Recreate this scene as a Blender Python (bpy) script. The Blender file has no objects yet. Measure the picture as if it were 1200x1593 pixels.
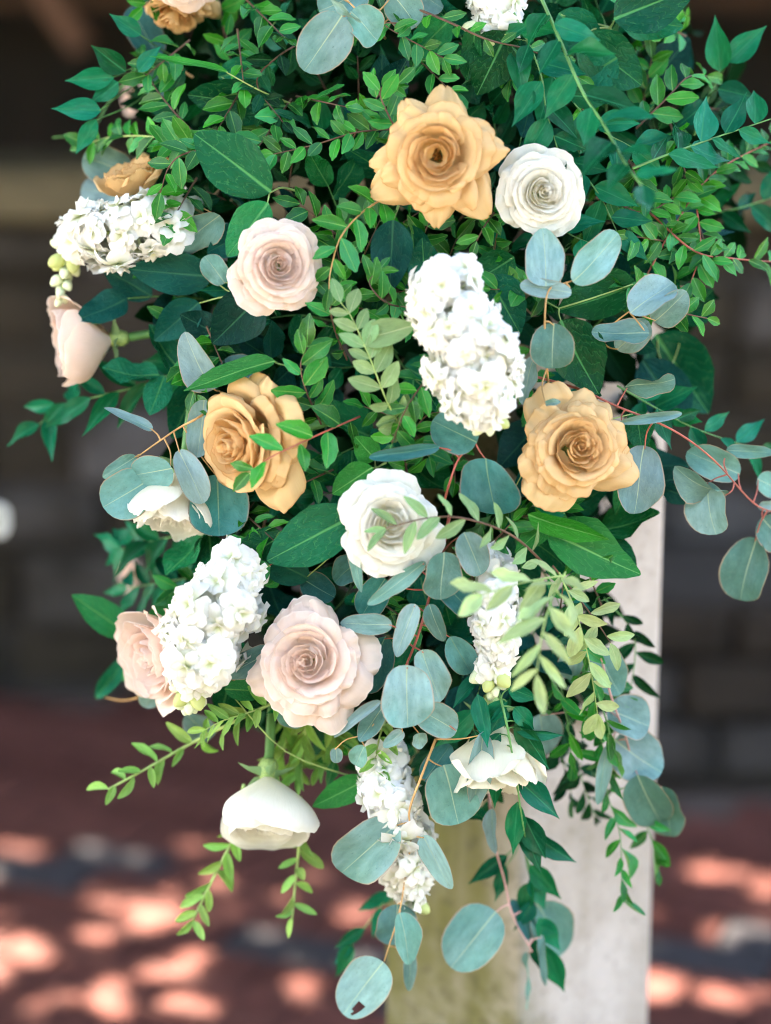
import bpy, math, random
from mathutils import Vector, Matrix, noise
sin, cos, pi, sqrt, exp = math.sin, math.cos, math.pi, math.sqrt, math.exp
sc = bpy.context.scene
col = sc.collection
V = Vector

# ------------------------------------------------------------------ camera
TILT = math.radians(14.0)
FPX, DIST = 3400.0, 1.94                      # focal length in photo pixels (1200 x 1593), metres to the flowers
C0 = V((0, 0, 1.0))
RIGHT = V((1, 0, 0)); UP = V((0, sin(TILT), cos(TILT))); TOW = V((0, -cos(TILT), sin(TILT)))
CAM = C0 + TOW * DIST
cd = bpy.data.cameras.new('camera'); cam = bpy.data.objects.new('camera', cd); col.objects.link(cam)
cd.sensor_fit = 'VERTICAL'; cd.sensor_height = 36.0; cd.lens = FPX / 1593 * 36.0
cd.clip_start = 0.05; cd.clip_end = 500
cam.location = CAM
cam.rotation_euler = (pi / 2 - TILT, 0, 0)
cd.dof.use_dof = True; cd.dof.focus_distance = DIST - 0.055; cd.dof.aperture_fstop = cd.lens / 1000 / 0.048
sc.camera = cam

# ------------------------------------------------------------------ sky, sun, exposure
SUN = V((-0.46, 0.12, 0.85)).normalized()      # direction towards the sun
w = bpy.data.worlds.new('World'); sc.world = w; w.use_nodes = True
nt = w.node_tree; sky = nt.nodes.new('ShaderNodeTexSky'); sky.sky_type = 'NISHITA'; sky.sun_disc = False
sky.sun_elevation = math.asin(SUN.z); sky.sun_rotation = math.atan2(SUN.x, SUN.y)
sky.air_density = 1.0; sky.dust_density = 3.0; sky.ozone_density = 1.0
bg = nt.nodes['Background']; bg.inputs['Strength'].default_value = 0.075
nt.links.new(sky.outputs[0], bg.inputs[0])
ld = bpy.data.lights.new('sun', 'SUN'); ld.energy = 5.0; ld.angle = math.radians(0.53); ld.color = (1.0, 0.93, 0.84)
lo = bpy.data.objects.new('sun', ld); col.objects.link(lo); lo.rotation_euler = SUN.to_track_quat('Z', 'Y').to_euler(); lo.location = (-4, 1, 8)
sc.view_settings.view_transform = 'Standard'; sc.view_settings.look = 'None'; sc.view_settings.gamma = 1.0
sc.view_settings.use_curve_mapping = False; sc.view_settings.exposure = 4.7
sc.view_settings.use_white_balance = True
sc.view_settings.white_balance_temperature = 7400; sc.view_settings.white_balance_tint = 8
sc.render.engine = 'CYCLES'
cy = sc.cycles
cy.use_denoising = True; cy.filter_width = 1.1; cy.max_bounces = 8; cy.diffuse_bounces = 4; cy.glossy_bounces = 2; cy.transmission_bounces = 4
cy.use_adaptive_sampling = True; cy.adaptive_threshold = 0.02; cy.sample_clamp_indirect = 6

# ------------------------------------------------------------------ helpers
def P(px, py, Y):
    """world point seen at photo pixel (px, py) in the vertical plane y = Y"""
    d = -TOW * FPX + RIGHT * (px - 600) - UP * (py - 796.5)
    return CAM + d * ((Y - CAM.y) / d.y)
def PXM(p):                                      # metres per photo pixel at point p
    return (CAM - p).dot(TOW) / FPX
def F(px, py):                                   # how far the front of the arrangement bulges there
    e = ((px - 650) / 540) ** 2 + ((py - 560) / 780) ** 2
    return 0.02 - 0.10 * sqrt(max(0.0, 1 - e)) + 0.21 * (796 - py) * 0.000571
def Q(px, py, dy=0.0):
    return P(px, py, F(px, py) + dy)
def cdir(a, b, c):                               # right, up, towards the camera
    return (RIGHT * a + UP * b + TOW * c).normalized()

def link(o, parent=None):
    col.objects.link(o)
    if parent is not None: o.parent = parent
    return o
def mesh(name, vs, fs, mat=None, smooth=True, uv=None, uv2=None):
    m = bpy.data.meshes.new(name); m.from_pydata([tuple(v) for v in vs], [], fs)
    if mat: m.materials.append(mat)
    for nm, u in (('uv', uv), ('grid', uv2)):
        if u is not None:
            l = m.uv_layers.new(name=nm)
            flat = []
            for f in fs:
                for i in f: flat.extend(u[i])
            l.data.foreach_set('uv', flat)
    if smooth: m.polygons.foreach_set('use_smooth', [True] * len(m.polygons))
    m.update(); return m
def obj(name, me, parent=None, mw=None):
    o = bpy.data.objects.new(name, me); link(o, parent)
    if mw is not None:
        pw = Matrix(); q = parent
        while q is not None: pw = q.matrix_basis @ pw; q = q.parent
        o.matrix_basis = pw.inverted() @ mw
    return o
def thing(name, label, cat, loc, group=None):
    o = bpy.data.objects.new(name, None); o.empty_display_size = 0.02; link(o)
    o.matrix_basis = Matrix.Translation(loc)
    o['label'] = label; o['category'] = cat
    if group: o['group'] = group
    return o
def tag(o, label, cat, group=None):
    o['label'] = label; o['category'] = cat
    if group: o['group'] = group
def basis(x, y, z, loc, s=(1, 1, 1)):
    m = Matrix((x * s[0], y * s[1], z * s[2])).transposed().to_4x4(); m.translation = loc; return m
def smooth(a, b, x):
    t = min(1.0, max(0.0, (x - a) / (b - a))); return t * t * (3 - 2 * t)
def lerp(a, b, t): return a + (b - a) * t
def catmull(pts, n=6):
    pts = [V(p) for p in pts]
    if len(pts) == 2: return [pts[0].lerp(pts[1], i / n) for i in range(n + 1)]
    e = [pts[0] * 2 - pts[1]] + pts + [pts[-1] * 2 - pts[-2]]
    out = []
    for i in range(1, len(e) - 2):
        a, b, c, d = e[i - 1:i + 3]
        for k in range(n):
            t = k / n
            out.append(0.5 * ((2 * b) + (c - a) * t + (2 * a - 5 * b + 4 * c - d) * t * t + (3 * b - a - 3 * c + d) * t ** 3))
    out.append(pts[-1]); return out
def tube(pts, r0, r1, n=6, vs=None, fs=None):
    vs = [] if vs is None else vs; fs = [] if fs is None else fs
    o = len(vs); m = len(pts); ref = V((0.31, 0.52, 0.8))
    for i, p in enumerate(pts):
        t = (pts[min(i + 1, m - 1)] - pts[max(i - 1, 0)])
        t = t.normalized() if t.length > 1e-9 else V((0, 0, 1))
        a = t.cross(ref).normalized(); b = t.cross(a); r = lerp(r0, r1, i / max(1, m - 1))
        for k in range(n): vs.append(p + (a * cos(2 * pi * k / n) + b * sin(2 * pi * k / n)) * r)
    for i in range(m - 1):
        for k in range(n):
            fs.append((o + i * n + k, o + i * n + (k + 1) % n, o + (i + 1) * n + (k + 1) % n, o + (i + 1) * n + k))
    fs.append(tuple(o + k for k in range(n))[::-1]); fs.append(tuple(o + (m - 1) * n + k for k in range(n)))
    return vs, fs

# ------------------------------------------------------------------ materials
class NT:
    def __init__(s, name):
        s.m = bpy.data.materials.new(name); s.m.use_nodes = True; s.t = s.m.node_tree; s.t.nodes.clear()
        s.out = s.n('ShaderNodeOutputMaterial')
    def n(s, t): return s.t.nodes.new(t)
    def l(s, a, b): s.t.links.new(a, b)
    def setv(s, i, v):
        if hasattr(v, 'node'): s.l(v, i)
        elif isinstance(v, (tuple, list)) and len(v) == 3 and i.type == 'RGBA': i.default_value = (*v, 1)
        else: i.default_value = v
    def math(s, op, a, b=0.0, c=None):
        n = s.n('ShaderNodeMath'); n.operation = op; s.setv(n.inputs[0], a); s.setv(n.inputs[1], b)
        if c is not None: s.setv(n.inputs[2], c)
        return n.outputs[0]
    def mix(s, f, a, b, mode='MIX'):
        n = s.n('ShaderNodeMix'); n.data_type = 'RGBA'; n.blend_type = mode
        s.setv(n.inputs[0], f); s.setv(n.inputs[6], a); s.setv(n.inputs[7], b); return n.outputs[2]
    def ramp(s, x, lo, hi, a=0.0, b=1.0):
        n = s.n('ShaderNodeMapRange'); n.interpolation_type = 'SMOOTHSTEP'
        for i, v in enumerate((x, lo, hi, a, b)): s.setv(n.inputs[i], v)
        return n.outputs[0]
    def noise(s, vec, scale, detail=3.0, rough=0.55):
        n = s.n('ShaderNodeTexNoise'); n.inputs['Scale'].default_value = scale; n.inputs['Detail'].default_value = detail
        n.inputs['Roughness'].default_value = rough
        if vec is not None: s.l(vec, n.inputs['Vector'])
        return n.outputs[0]
    def uv(s, name):
        n = s.n('ShaderNodeUVMap'); n.uv_map = name; x = s.n('ShaderNodeSeparateXYZ'); s.l(n.outputs[0], x.inputs[0])
        return n.outputs[0], x.outputs[0], x.outputs[1]
    def obvec(s):
        return s.n('ShaderNodeTexCoord').outputs['Object']
    def rnd(s): return s.n('ShaderNodeObjectInfo').outputs['Random']
    def bump(s, h, strength, dist=0.001):
        n = s.n('ShaderNodeBump'); n.inputs['Strength'].default_value = strength; n.inputs['Distance'].default_value = dist
        s.l(h, n.inputs['Height']); return n.outputs[0]
    def finish(s, color, rough=0.5, spec=0.5, transl=0.0, tcol=None, normal=None, sheen=0.0):
        b = s.n('ShaderNodeBsdfPrincipled'); s.setv(b.inputs['Base Color'], color); s.setv(b.inputs['Roughness'], rough)
        s.setv(b.inputs['Specular IOR Level'], spec)
        if normal is not None: s.l(normal, b.inputs['Normal'])
        if transl > 0:
            t = s.n('ShaderNodeBsdfTranslucent'); s.setv(t.inputs['Color'], tcol if tcol is not None else color)
            if normal is not None: s.l(normal, t.inputs['Normal'])
            mx = s.n('ShaderNodeMixShader'); mx.inputs[0].default_value = transl
            s.l(b.outputs[0], mx.inputs[1]); s.l(t.outputs[0], mx.inputs[2]); s.l(mx.outputs[0], s.out.inputs[0])
        else: s.l(b.outputs[0], s.out.inputs[0])
        return s.m

def mat_leaf(name, top, back, vein, rough, nv=7, lat=0.35, transl=0.22, edge=None, mid=0.05, spec=0.5, spots=0.0, var=0.35, tcol=None, bumpk=0.35, bloom=None):
    k = NT(name); uv, u, v = k.uv('uv'); _, gu, gv = k.uv('grid')
    a = k.math('MULTIPLY', k.math('ABSOLUTE', k.math('SUBTRACT', u, 0.5)), 2.0)
    ob = k.n('ShaderNodeTexCoord').outputs['Object']
    rn = k.rnd()
    off = k.n('ShaderNodeVectorMath'); off.operation = 'ADD'; k.l(ob, off.inputs[0]); k.l(rn, off.inputs[1])
    scl = k.n('ShaderNodeVectorMath'); scl.operation = 'SCALE'; k.l(rn, scl.inputs[0]); scl.inputs['Scale'].default_value = 31.0
    off2 = k.n('ShaderNodeVectorMath'); off2.operation = 'ADD'; k.l(ob, off2.inputs[0]); k.l(scl.outputs[0], off2.inputs[1])
    n1 = k.noise(off2.outputs[0], 4.0, 4.0)
    midm = k.ramp(k.math('DIVIDE', a, k.math('SUBTRACT', 1.25, v)), mid * 0.4, mid * 1.4, 1.0, 0.0)
    wob = k.math('MULTIPLY_ADD', n1, 0.5, v)
    ph = k.math('FRACT', k.math('SUBTRACT', k.math('MULTIPLY', wob, float(nv)), k.math('MULTIPLY', a, nv * 0.33)))
    tri = k.math('MULTIPLY', k.math('ABSOLUTE', k.math('SUBTRACT', ph, 0.5)), 2.0)
    latm = k.math('MULTIPLY', k.ramp(tri, 0.0, 0.16, 1.0, 0.0), lat)
    vm = k.math('MAXIMUM', midm, latm)
    geo = k.n('ShaderNodeNewGeometry')
    val = k.math('MULTIPLY_ADD', rn, var * 2, 1 - var)
    val = k.math('MULTIPLY', val, k.math('MULTIPLY_ADD', n1, 0.7, 0.65))
    vv = k.n('ShaderNodeCombineXYZ'); [k.l(val, vv.inputs[i]) for i in range(3)]
    tp_ = top
    if bloom is not None:
        nb = k.noise(off2.outputs[0], 1.0, 3.0, 0.5)
        tp_ = k.mix(k.ramp(k.math('ADD', nb, k.math('MULTIPLY_ADD', k.math('FRACT', k.math('MULTIPLY', rn, 3.77)), 0.8, -0.4)), 0.15, 0.85), top, bloom)
    ct = k.mix(1.0, tp_, vv.outputs[0], 'MULTIPLY')
    # older and younger leaves differ a little in hue
    hs = k.n('ShaderNodeHueSaturation'); k.l(ct, hs.inputs['Color'])
    k.l(k.math('MULTIPLY_ADD', k.math('FRACT', k.math('MULTIPLY', rn, 7.31)), 0.05, 0.475), hs.inputs['Hue'])
    ct = k.mix(k.math('MULTIPLY', vm, 0.75), hs.outputs[0], vein)
    if spots > 0:
        sp = k.noise(off2.outputs[0], 22.0, 2.0)
        ct = k.mix(k.math('MULTIPLY', k.ramp(sp, 0.64, 0.74), spots), ct, tuple(c * 0.35 for c in top))
    cb = k.mix(k.math('MULTIPLY', vm, 0.35), back, vein)
    c = k.mix(geo.outputs['Backfacing'], ct, cb)
    if edge is not None:
        e = k.math('ABSOLUTE', k.math('SUBTRACT', k.math('MULTIPLY', gu, 2.0), 1.0))
        c = k.mix(k.math('MULTIPLY', k.ramp(e, 0.93, 0.985), 0.8), c, edge)
    fine = k.noise(off2.outputs[0], 60.0, 2.0)
    h = k.math('ADD', k.math('MULTIPLY', vm, -0.8), k.math('ADD', k.math('MULTIPLY', tri, 0.5), k.math('MULTIPLY', fine, 0.25)))
    nrm = k.bump(h, bumpk, 0.0012)
    rg = k.math('MULTIPLY_ADD', n1, 0.3, rough - 0.12)
    rg = k.math('ADD', rg, k.math('MULTIPLY', geo.outputs['Backfacing'], 0.25))
    return k.finish(c, rg, spec, transl, tcol if tcol else k.mix(1.0, c, (0.9, 1.2, 0.5), 'MULTIPLY'), nrm)

def mat_plain(name, c, rough=0.6, var=0.25, nscale=40.0, spec=0.4, transl=0.0):
    k = NT(name); n = k.noise(k.obvec(), nscale, 3.0)
    return k.finish(k.mix(k.ramp(n, 0.3, 0.7), tuple(x * (1 - var) for x in c), tuple(min(1, x * (1 + var)) for x in c)), rough, spec, transl)

def mat_petal(name, base, tip, rim, rimw=0.04, transl=0.3, heart=None):
    k = NT(name); uv, u, v = k.uv('uv'); rn = k.rnd()
    mp = k.n('ShaderNodeMapping'); k.l(uv, mp.inputs['Vector']); mp.inputs['Scale'].default_value = (26, 3.0, 1)
    n1 = k.noise(mp.outputs[0], 1.6, 3.0)
    n2 = k.noise(uv, 5.0, 3.0)
    c = k.mix(k.ramp(v, 0.05, 0.85), base, tip)
    c = k.mix(k.math('MULTIPLY', k.ramp(n1, 0.35, 0.75), 0.12), c, tuple(x * 0.72 for x in base))
    c = k.mix(k.math('MULTIPLY', k.ramp(n2, 0.45, 0.8), 0.18), c, tuple(x * 0.86 for x in tip))
    vm = k.math('MULTIPLY_ADD', rn, 0.14, 0.92); vv = k.n('ShaderNodeCombineXYZ'); [k.l(vm, vv.inputs[i]) for i in range(3)]
    c = k.mix(1.0, c, vv.outputs[0], 'MULTIPLY')
    c = k.mix(k.math('MULTIPLY', k.ramp(k.math('ADD', v, k.math('MULTIPLY', n2, rimw * 0.8)), 1.0 - rimw * 0.6, 1.0 + rimw * 0.5), 0.75), c, rim)
    nrm = k.bump(k.math('ADD', n1, n2), 0.22, 0.0012)
    return k.finish(c, 0.62, 0.25, transl, None, nrm)

M = {}
M['salal'] = mat_leaf('salal_leaf_green', (0.003, 0.092, 0.038), (0.06, 0.20, 0.075), (0.07, 0.27, 0.09), 0.22, 7, 0.4, 0.10, spots=0.3, spec=0.1, var=0.5, bumpk=0.6)
M['salal_light'] = mat_leaf('salal_young_leaf_green', (0.016, 0.185, 0.040), (0.10, 0.28, 0.09), (0.13, 0.34, 0.10), 0.34, 8, 0.35, 0.18, spec=0.12, var=0.35, bumpk=0.5)
M['salal_blue'] = mat_leaf('salal_dusky_leaf', (0.003, 0.055, 0.046), (0.03, 0.12, 0.075), (0.03, 0.13, 0.075), 0.36, 7, 0.4, 0.08, spots=0.25, spec=0.08, var=0.45, bumpk=0.5)
M['euc'] = mat_leaf('eucalyptus_leaf_bloom', (0.098, 0.225, 0.205), (0.18, 0.31, 0.25), (0.36, 0.44, 0.30), 0.5, 9, 0.16, 0.10, edge=(0.36, 0.24, 0.17), mid=0.026, spec=0.09, spots=0.45, var=0.30, bumpk=0.22, bloom=(0.185, 0.295, 0.305))
M['euc_deep'] = mat_leaf('eucalyptus_leaf_deep', (0.018, 0.115, 0.112), (0.08, 0.21, 0.17), (0.18, 0.30, 0.19), 0.48, 9, 0.16, 0.08, edge=(0.22, 0.16, 0.13), mid=0.026, spec=0.09, spots=0.5, var=0.35, bumpk=0.22, bloom=(0.07, 0.18, 0.19))
M['ruscus'] = mat_leaf('ruscus_leaf_green', (0.002, 0.100, 0.046), (0.010, 0.13, 0.062), (0.018, 0.18, 0.08), 0.22, 3, 0.10, 0.14, mid=0.06, var=0.45, bumpk=0.2, spec=0.1)
M['huck'] = mat_leaf('huckleberry_leaf_green', (0.014, 0.185, 0.028), (0.10, 0.27, 0.08), (0.14, 0.36, 0.08), 0.16, 7, 0.15, 0.20, mid=0.07, var=0.5, edge=(0.13, 0.30, 0.07), spec=0.36)
M['huck_dark'] = mat_leaf('huckleberry_leaf_dark', (0.002, 0.050, 0.018), (0.03, 0.10, 0.035), (0.03, 0.13, 0.04), 0.24, 7, 0.15, 0.10, mid=0.07, var=0.5, spec=0.1)  # dark leaf green, deepened to put gap shade into the filler
M['pale'] = mat_leaf('pale_leaf_underside', (0.20, 0.32, 0.15), (0.24, 0.35, 0.18), (0.38, 0.44, 0.26), 0.55, 6, 0.12, 0.25, mid=0.05, var=0.2, spec=0.1)
M['pale_lime'] = mat_leaf('pale_lime_leaf', (0.36, 0.45, 0.22), (0.42, 0.49, 0.27), (0.48, 0.50, 0.28), 0.55, 6, 0.12, 0.32, mid=0.05, var=0.2, spec=0.1)
M['lime'] = mat_leaf('lime_leaf_green', (0.22, 0.40, 0.10), (0.26, 0.43, 0.14), (0.30, 0.45, 0.16), 0.42, 6, 0.05, 0.25, mid=0.06, var=0.3, spec=0.15)
M['inner'] = mat_leaf('leaf_painted_shade', (0.002, 0.030, 0.012), (0.008, 0.045, 0.018), (0.01, 0.06, 0.02), 0.4, 7, 0.1, 0.04, var=0.4, spec=0.03)  # near-black green puts the shade of the gaps into the leaf colour
M['stem_red'] = mat_plain('stem_red', (0.34, 0.085, 0.06), 0.45)
M['stem_orange'] = mat_plain('stem_orange', (0.46, 0.26, 0.10), 0.5)
M['stem_pink'] = mat_plain('stem_pink', (0.46, 0.25, 0.23), 0.5)
M['stem_green'] = mat_plain('stem_green', (0.08, 0.22, 0.06), 0.5)
M['stem_lime'] = mat_plain('stem_lime', (0.27, 0.38, 0.12), 0.5)
M['stem_brown'] = mat_plain('stem_brown', (0.11, 0.055, 0.035), 0.6)
M['tan'] = mat_petal('tan_petal', (0.80, 0.55, 0.27), (0.75, 0.51, 0.265), (0.56, 0.27, 0.09), 0.04, 0.40)
M['blush'] = mat_petal('blush_petal', (0.88, 0.72, 0.63), (0.83, 0.665, 0.595), (0.90, 0.80, 0.75), 0.05, 0.42)
M['white'] = mat_petal('white_petal', (0.86, 0.82, 0.62), (0.84, 0.815, 0.765), (0.90, 0.88, 0.84), 0.05, 0.42)
M['cream'] = mat_petal('cream_petal', (0.80, 0.74, 0.50), (0.87, 0.82, 0.70), (0.80, 0.70, 0.56), 0.03, 0.42)
M['stock'] = mat_petal('stock_petal', (0.62, 0.68, 0.30), (0.88, 0.87, 0.87), (0.87, 0.86, 0.87), 0.02, 0.4)
M['bud'] = mat_plain('stock_bud', (0.58, 0.64, 0.44), 0.6, 0.35, 120.0)
M['stamen'] = mat_plain('stamen_brown', (0.26, 0.11, 0.02), 0.6, 0.5, 200.0)
M['sepal'] = mat_leaf('sepal_green', (0.10, 0.25, 0.10), (0.20, 0.34, 0.16), (0.2, 0.36, 0.15), 0.5, 3, 0.0, 0.2)

# ------------------------------------------------------------------ leaf meshes (base at the origin, length 1 along +y, half width 1 at the widest)
def outline(kind, v):
    if kind == 'euc':   h = (max(0, 1 - abs(2 * (v ** 0.92) - 1) ** 2.35)) ** 0.5
    elif kind == 'euc2': h = (max(0, 1 - abs(2 * (v ** 0.80) - 1) ** 2.0)) ** 0.56
    elif kind == 'salal': h = (sin(pi * v ** 0.80)) ** 0.72 * (1 - 0.10 * v) if v < 1 else 0
    elif kind == 'ruscus': h = (sin(pi * v ** 0.72)) ** 1.05 * (1 - 0.28 * smooth(0.55, 0.95, v)) * 1.08
    elif kind == 'huck': h = (sin(pi * v ** 0.92)) ** 0.80
    elif kind == 'pale': h = (sin(pi * v)) ** 0.75
    elif kind == 'lime': h = (sin(pi * v ** 0.9)) ** 0.6 * 1.0
    elif kind == 'sepal': h = (max(0, 1 - v)) ** 0.8 * min(1, 0.45 + v * 3)
    return max(h, 0.0)
def leaf_mesh(name, kind, mat, rng, nu=4, nv=9, fold=0.18, bend=0.18, wave=0.05, serr=0.0, hole=None, twist=0.0):
    vs, fs, uv, g = [], [], [], []
    ph = rng.uniform(0, 6.28); ph2 = rng.uniform(0, 6.28); side = rng.uniform(-0.30, 0.30) if kind.startswith('euc') else rng.uniform(-0.2, 0.2); ov = rng.uniform(-0.16, 0.16); ow = rng.uniform(0.0, 0.05) if kind.startswith('euc') else 0.015
    for j in range(nv + 1):
        v = j / nv
        if kind in ('euc', 'euc2', 'lime', 'pale', 'salal', 'huck'): v = 0.5 - 0.5 * cos(pi * v)       # more rings near the rounded ends
        h = outline(kind, v)
        h = max(h, 0.012)
        for i in range(nu + 1):
            a = -1 + 2 * i / nu
            x = a * h * (1 - ov * (v - 0.5) * 2) * (1 + ow * sin(ph * 2 + v * 11 + (1.7 if a > 0 else 0)) * abs(a))
            y = v
            if serr and i in (0, nu): y += serr * (1 if j % 2 else -1) * 0.3; x *= 1 + serr * (1 if j % 2 else -1)
            z = fold * abs(x) ** 1.3 - bend * v * v + bend * 0.35 * v + wave * abs(a) * sin(ph + v * 9 + (2 if a > 0 else 0)) * h + twist * x * (v - 0.3) + wave * 0.5 * sin(ph2 + v * 5)
            vs.append((x + side * (v * v - v * 0.5) * 0.7, y, z)); uv.append((0.5 + 0.5 * x, v)); g.append((i / nu, v))
    n = nu + 1
    for j in range(nv):
        for i in range(nu):
            if hole and (j, i) in hole: continue
            fs.append((j * n + i, j * n + i + 1, (j + 1) * n + i + 1, (j + 1) * n + i))
    return mesh(name, vs, fs, mat, True, uv, g)
LM = {}
def variants(key, kind, matk, n, seed, **kw):
    out = []
    for i in range(n):
        r = random.Random(seed * 100 + i); k = dict(kw)
        k['fold'] = kw.get('fold', 0.18) * r.uniform(0.3, 1.6); k['bend'] = kw.get('bend', 0.18) * r.uniform(-0.7, 1.8)
        k['wave'] = kw.get('wave', 0.05) * r.uniform(0.4, 1.6); k['twist'] = r.uniform(-1, 1) * kw.get('twist', 0.2)
        out.append(leaf_mesh(key + '_leaf', kind, M[matk], r, **k))
    LM[key] = out
variants('euc', 'euc', 'euc', 9, 1, nu=6, nv=12, fold=0.14, bend=0.20, wave=0.07)
variants('euc_long', 'euc2', 'euc', 4, 2, nu=4, nv=12, fold=0.14, bend=0.18, wave=0.06)
variants('euc_deep', 'euc', 'euc_deep', 5, 3, nu=6, nv=12, fold=0.14, bend=0.20, wave=0.07)
variants('salal', 'salal', 'salal', 5, 4, nu=6, nv=12, fold=0.15, bend=0.25, wave=0.09, serr=0.012)
variants('salal_light', 'salal', 'salal_light', 4, 5, nu=6, nv=12, fold=0.15, bend=0.28, wave=0.08, serr=0.012)
variants('salal_blue', 'salal', 'salal_blue', 4, 6, nu=6, nv=12, fold=0.14, bend=0.25, wave=0.08)
variants('ruscus', 'ruscus', 'ruscus', 6, 7, nu=4, nv=10, fold=0.11, bend=0.20, wave=0.05, twist=0.25)
variants('huck', 'huck', 'huck', 6, 8, nu=4, nv=10, fold=0.14, bend=0.18, wave=0.05, serr=0.04)
variants('huck_dark', 'huck', 'huck_dark', 4, 9, nu=4, nv=8, fold=0.14, bend=0.18, wave=0.05)
variants('pale', 'pale', 'pale', 4, 10, nu=4, nv=8, fold=0.10, bend=0.14, wave=0.05)
variants('pale_lime', 'pale', 'pale_lime', 4, 11, nu=4, nv=8, fold=0.10, bend=0.22, wave=0.06)
variants('lime', 'lime', 'lime', 4, 12, nu=4, nv=8, fold=0.18, bend=0.3, wave=0.03)
variants('curl', 'huck', 'huck', 5, 14, nu=4, nv=9, fold=0.2, bend=0.8, wave=0.06, twist=0.6)
variants('curl_dark', 'huck', 'huck_dark', 5, 15, nu=4, nv=9, fold=0.2, bend=0.8, wave=0.06, twist=0.6)
variants('sepal', 'sepal', 'sepal', 3, 13, nu=2, nv=5, fold=0.3, bend=0.5, wave=0.05)
LM['euc_holed'] = [leaf_mesh('holed_leaf', 'euc', M['euc'], random.Random(77), 10, 16, 0.06, 0.08, 0.04, hole={(10, 3), (11, 3), (11, 2), (10, 2), (12, 2)})]

def put_leaf(root, key, base, axis, normal, L, W, rng, name='leaf', part=None):
    y = axis.normalized(); x = y.cross(normal)
    if x.length < 1e-4: x = y.cross(V((0.3, 0.2, 0.9)))
    x.normalize(); z = x.cross(y)
    me = rng.choice(LM[key])
    return obj(name, me, root, basis(x, y, z, base, (W * 0.5, L, L * 0.8)))

def nearest(pts, p):
    return min(pts, key=lambda q: (q - p).length)

# ---- a branch with hand-placed leaves: stem = [(px, py, dy)...], leaves = [(bx, by, tx, ty, width, roll, dy base, dy tip, kind)]
def branch(name, label, cat, stem, leaves, key='euc', stem_mat='stem_red', r0=2.2, r1=1.0, seed=0, group=None, dy=0.0, flat=None):
    rng = random.Random(seed * 7919 + 13)
    sp = catmull([Q(x, y, d + dy) for x, y, d in stem], 6)
    k = PXM(sp[0])
    root = thing(name, label, cat, sp[0], group)
    inv = -sp[0]
    vs, fs = tube([p + inv for p in sp], r0 * k, r1 * k, 6)
    obj('stem', mesh('stem', vs, fs, M[stem_mat]), root, Matrix.Translation(sp[0]))
    for lf in leaves:
        bx, by, tx, ty, wd = lf[:5]; roll = lf[5] if len(lf) > 5 else rng.uniform(-18, 18)
        d0 = lf[6] if len(lf) > 6 else 0.0; d1 = lf[7] if len(lf) > 7 else d0 + rng.uniform(-0.006, 0.006)
        kk = lf[8] if len(lf) > 8 else key
        if kk.startswith('euc'): roll += rng.uniform(-28, 28); d1 += rng.uniform(-0.018, 0.018) * min(1.0, wd / 60)
        b = Q(bx, by, d0 + dy)
        cxy = F(bx, by)
        t = P(tx, ty, cxy + d1 + dy)
        ax = t - b; y = ax.normalized()
        cv = (CAM - b).normalized(); nrm = (cv - y * cv.dot(y)).normalized()
        nrm = Matrix.Rotation(math.radians(roll), 3, y) @ nrm
        W = wd * PXM(b)
        o = put_leaf(root, kk, b, ax, nrm, ax.length, W, rng)
        q = nearest(sp, b)
        if (q - b).length > 0.004:
            mid = (q + b) * 0.5 + (b - q).cross(cv) * rng.uniform(-0.12, 0.12)
            pts = catmull([q, mid, b + y * ax.length * 0.04], 4)
            vs, fs = tube([p - sp[0] for p in pts], 1.5 * k, 0.9 * k, 5)
            obj('petiole', mesh('petiole', vs, fs, M[stem_mat]), root, Matrix.Translation(sp[0]))
    return root

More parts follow.
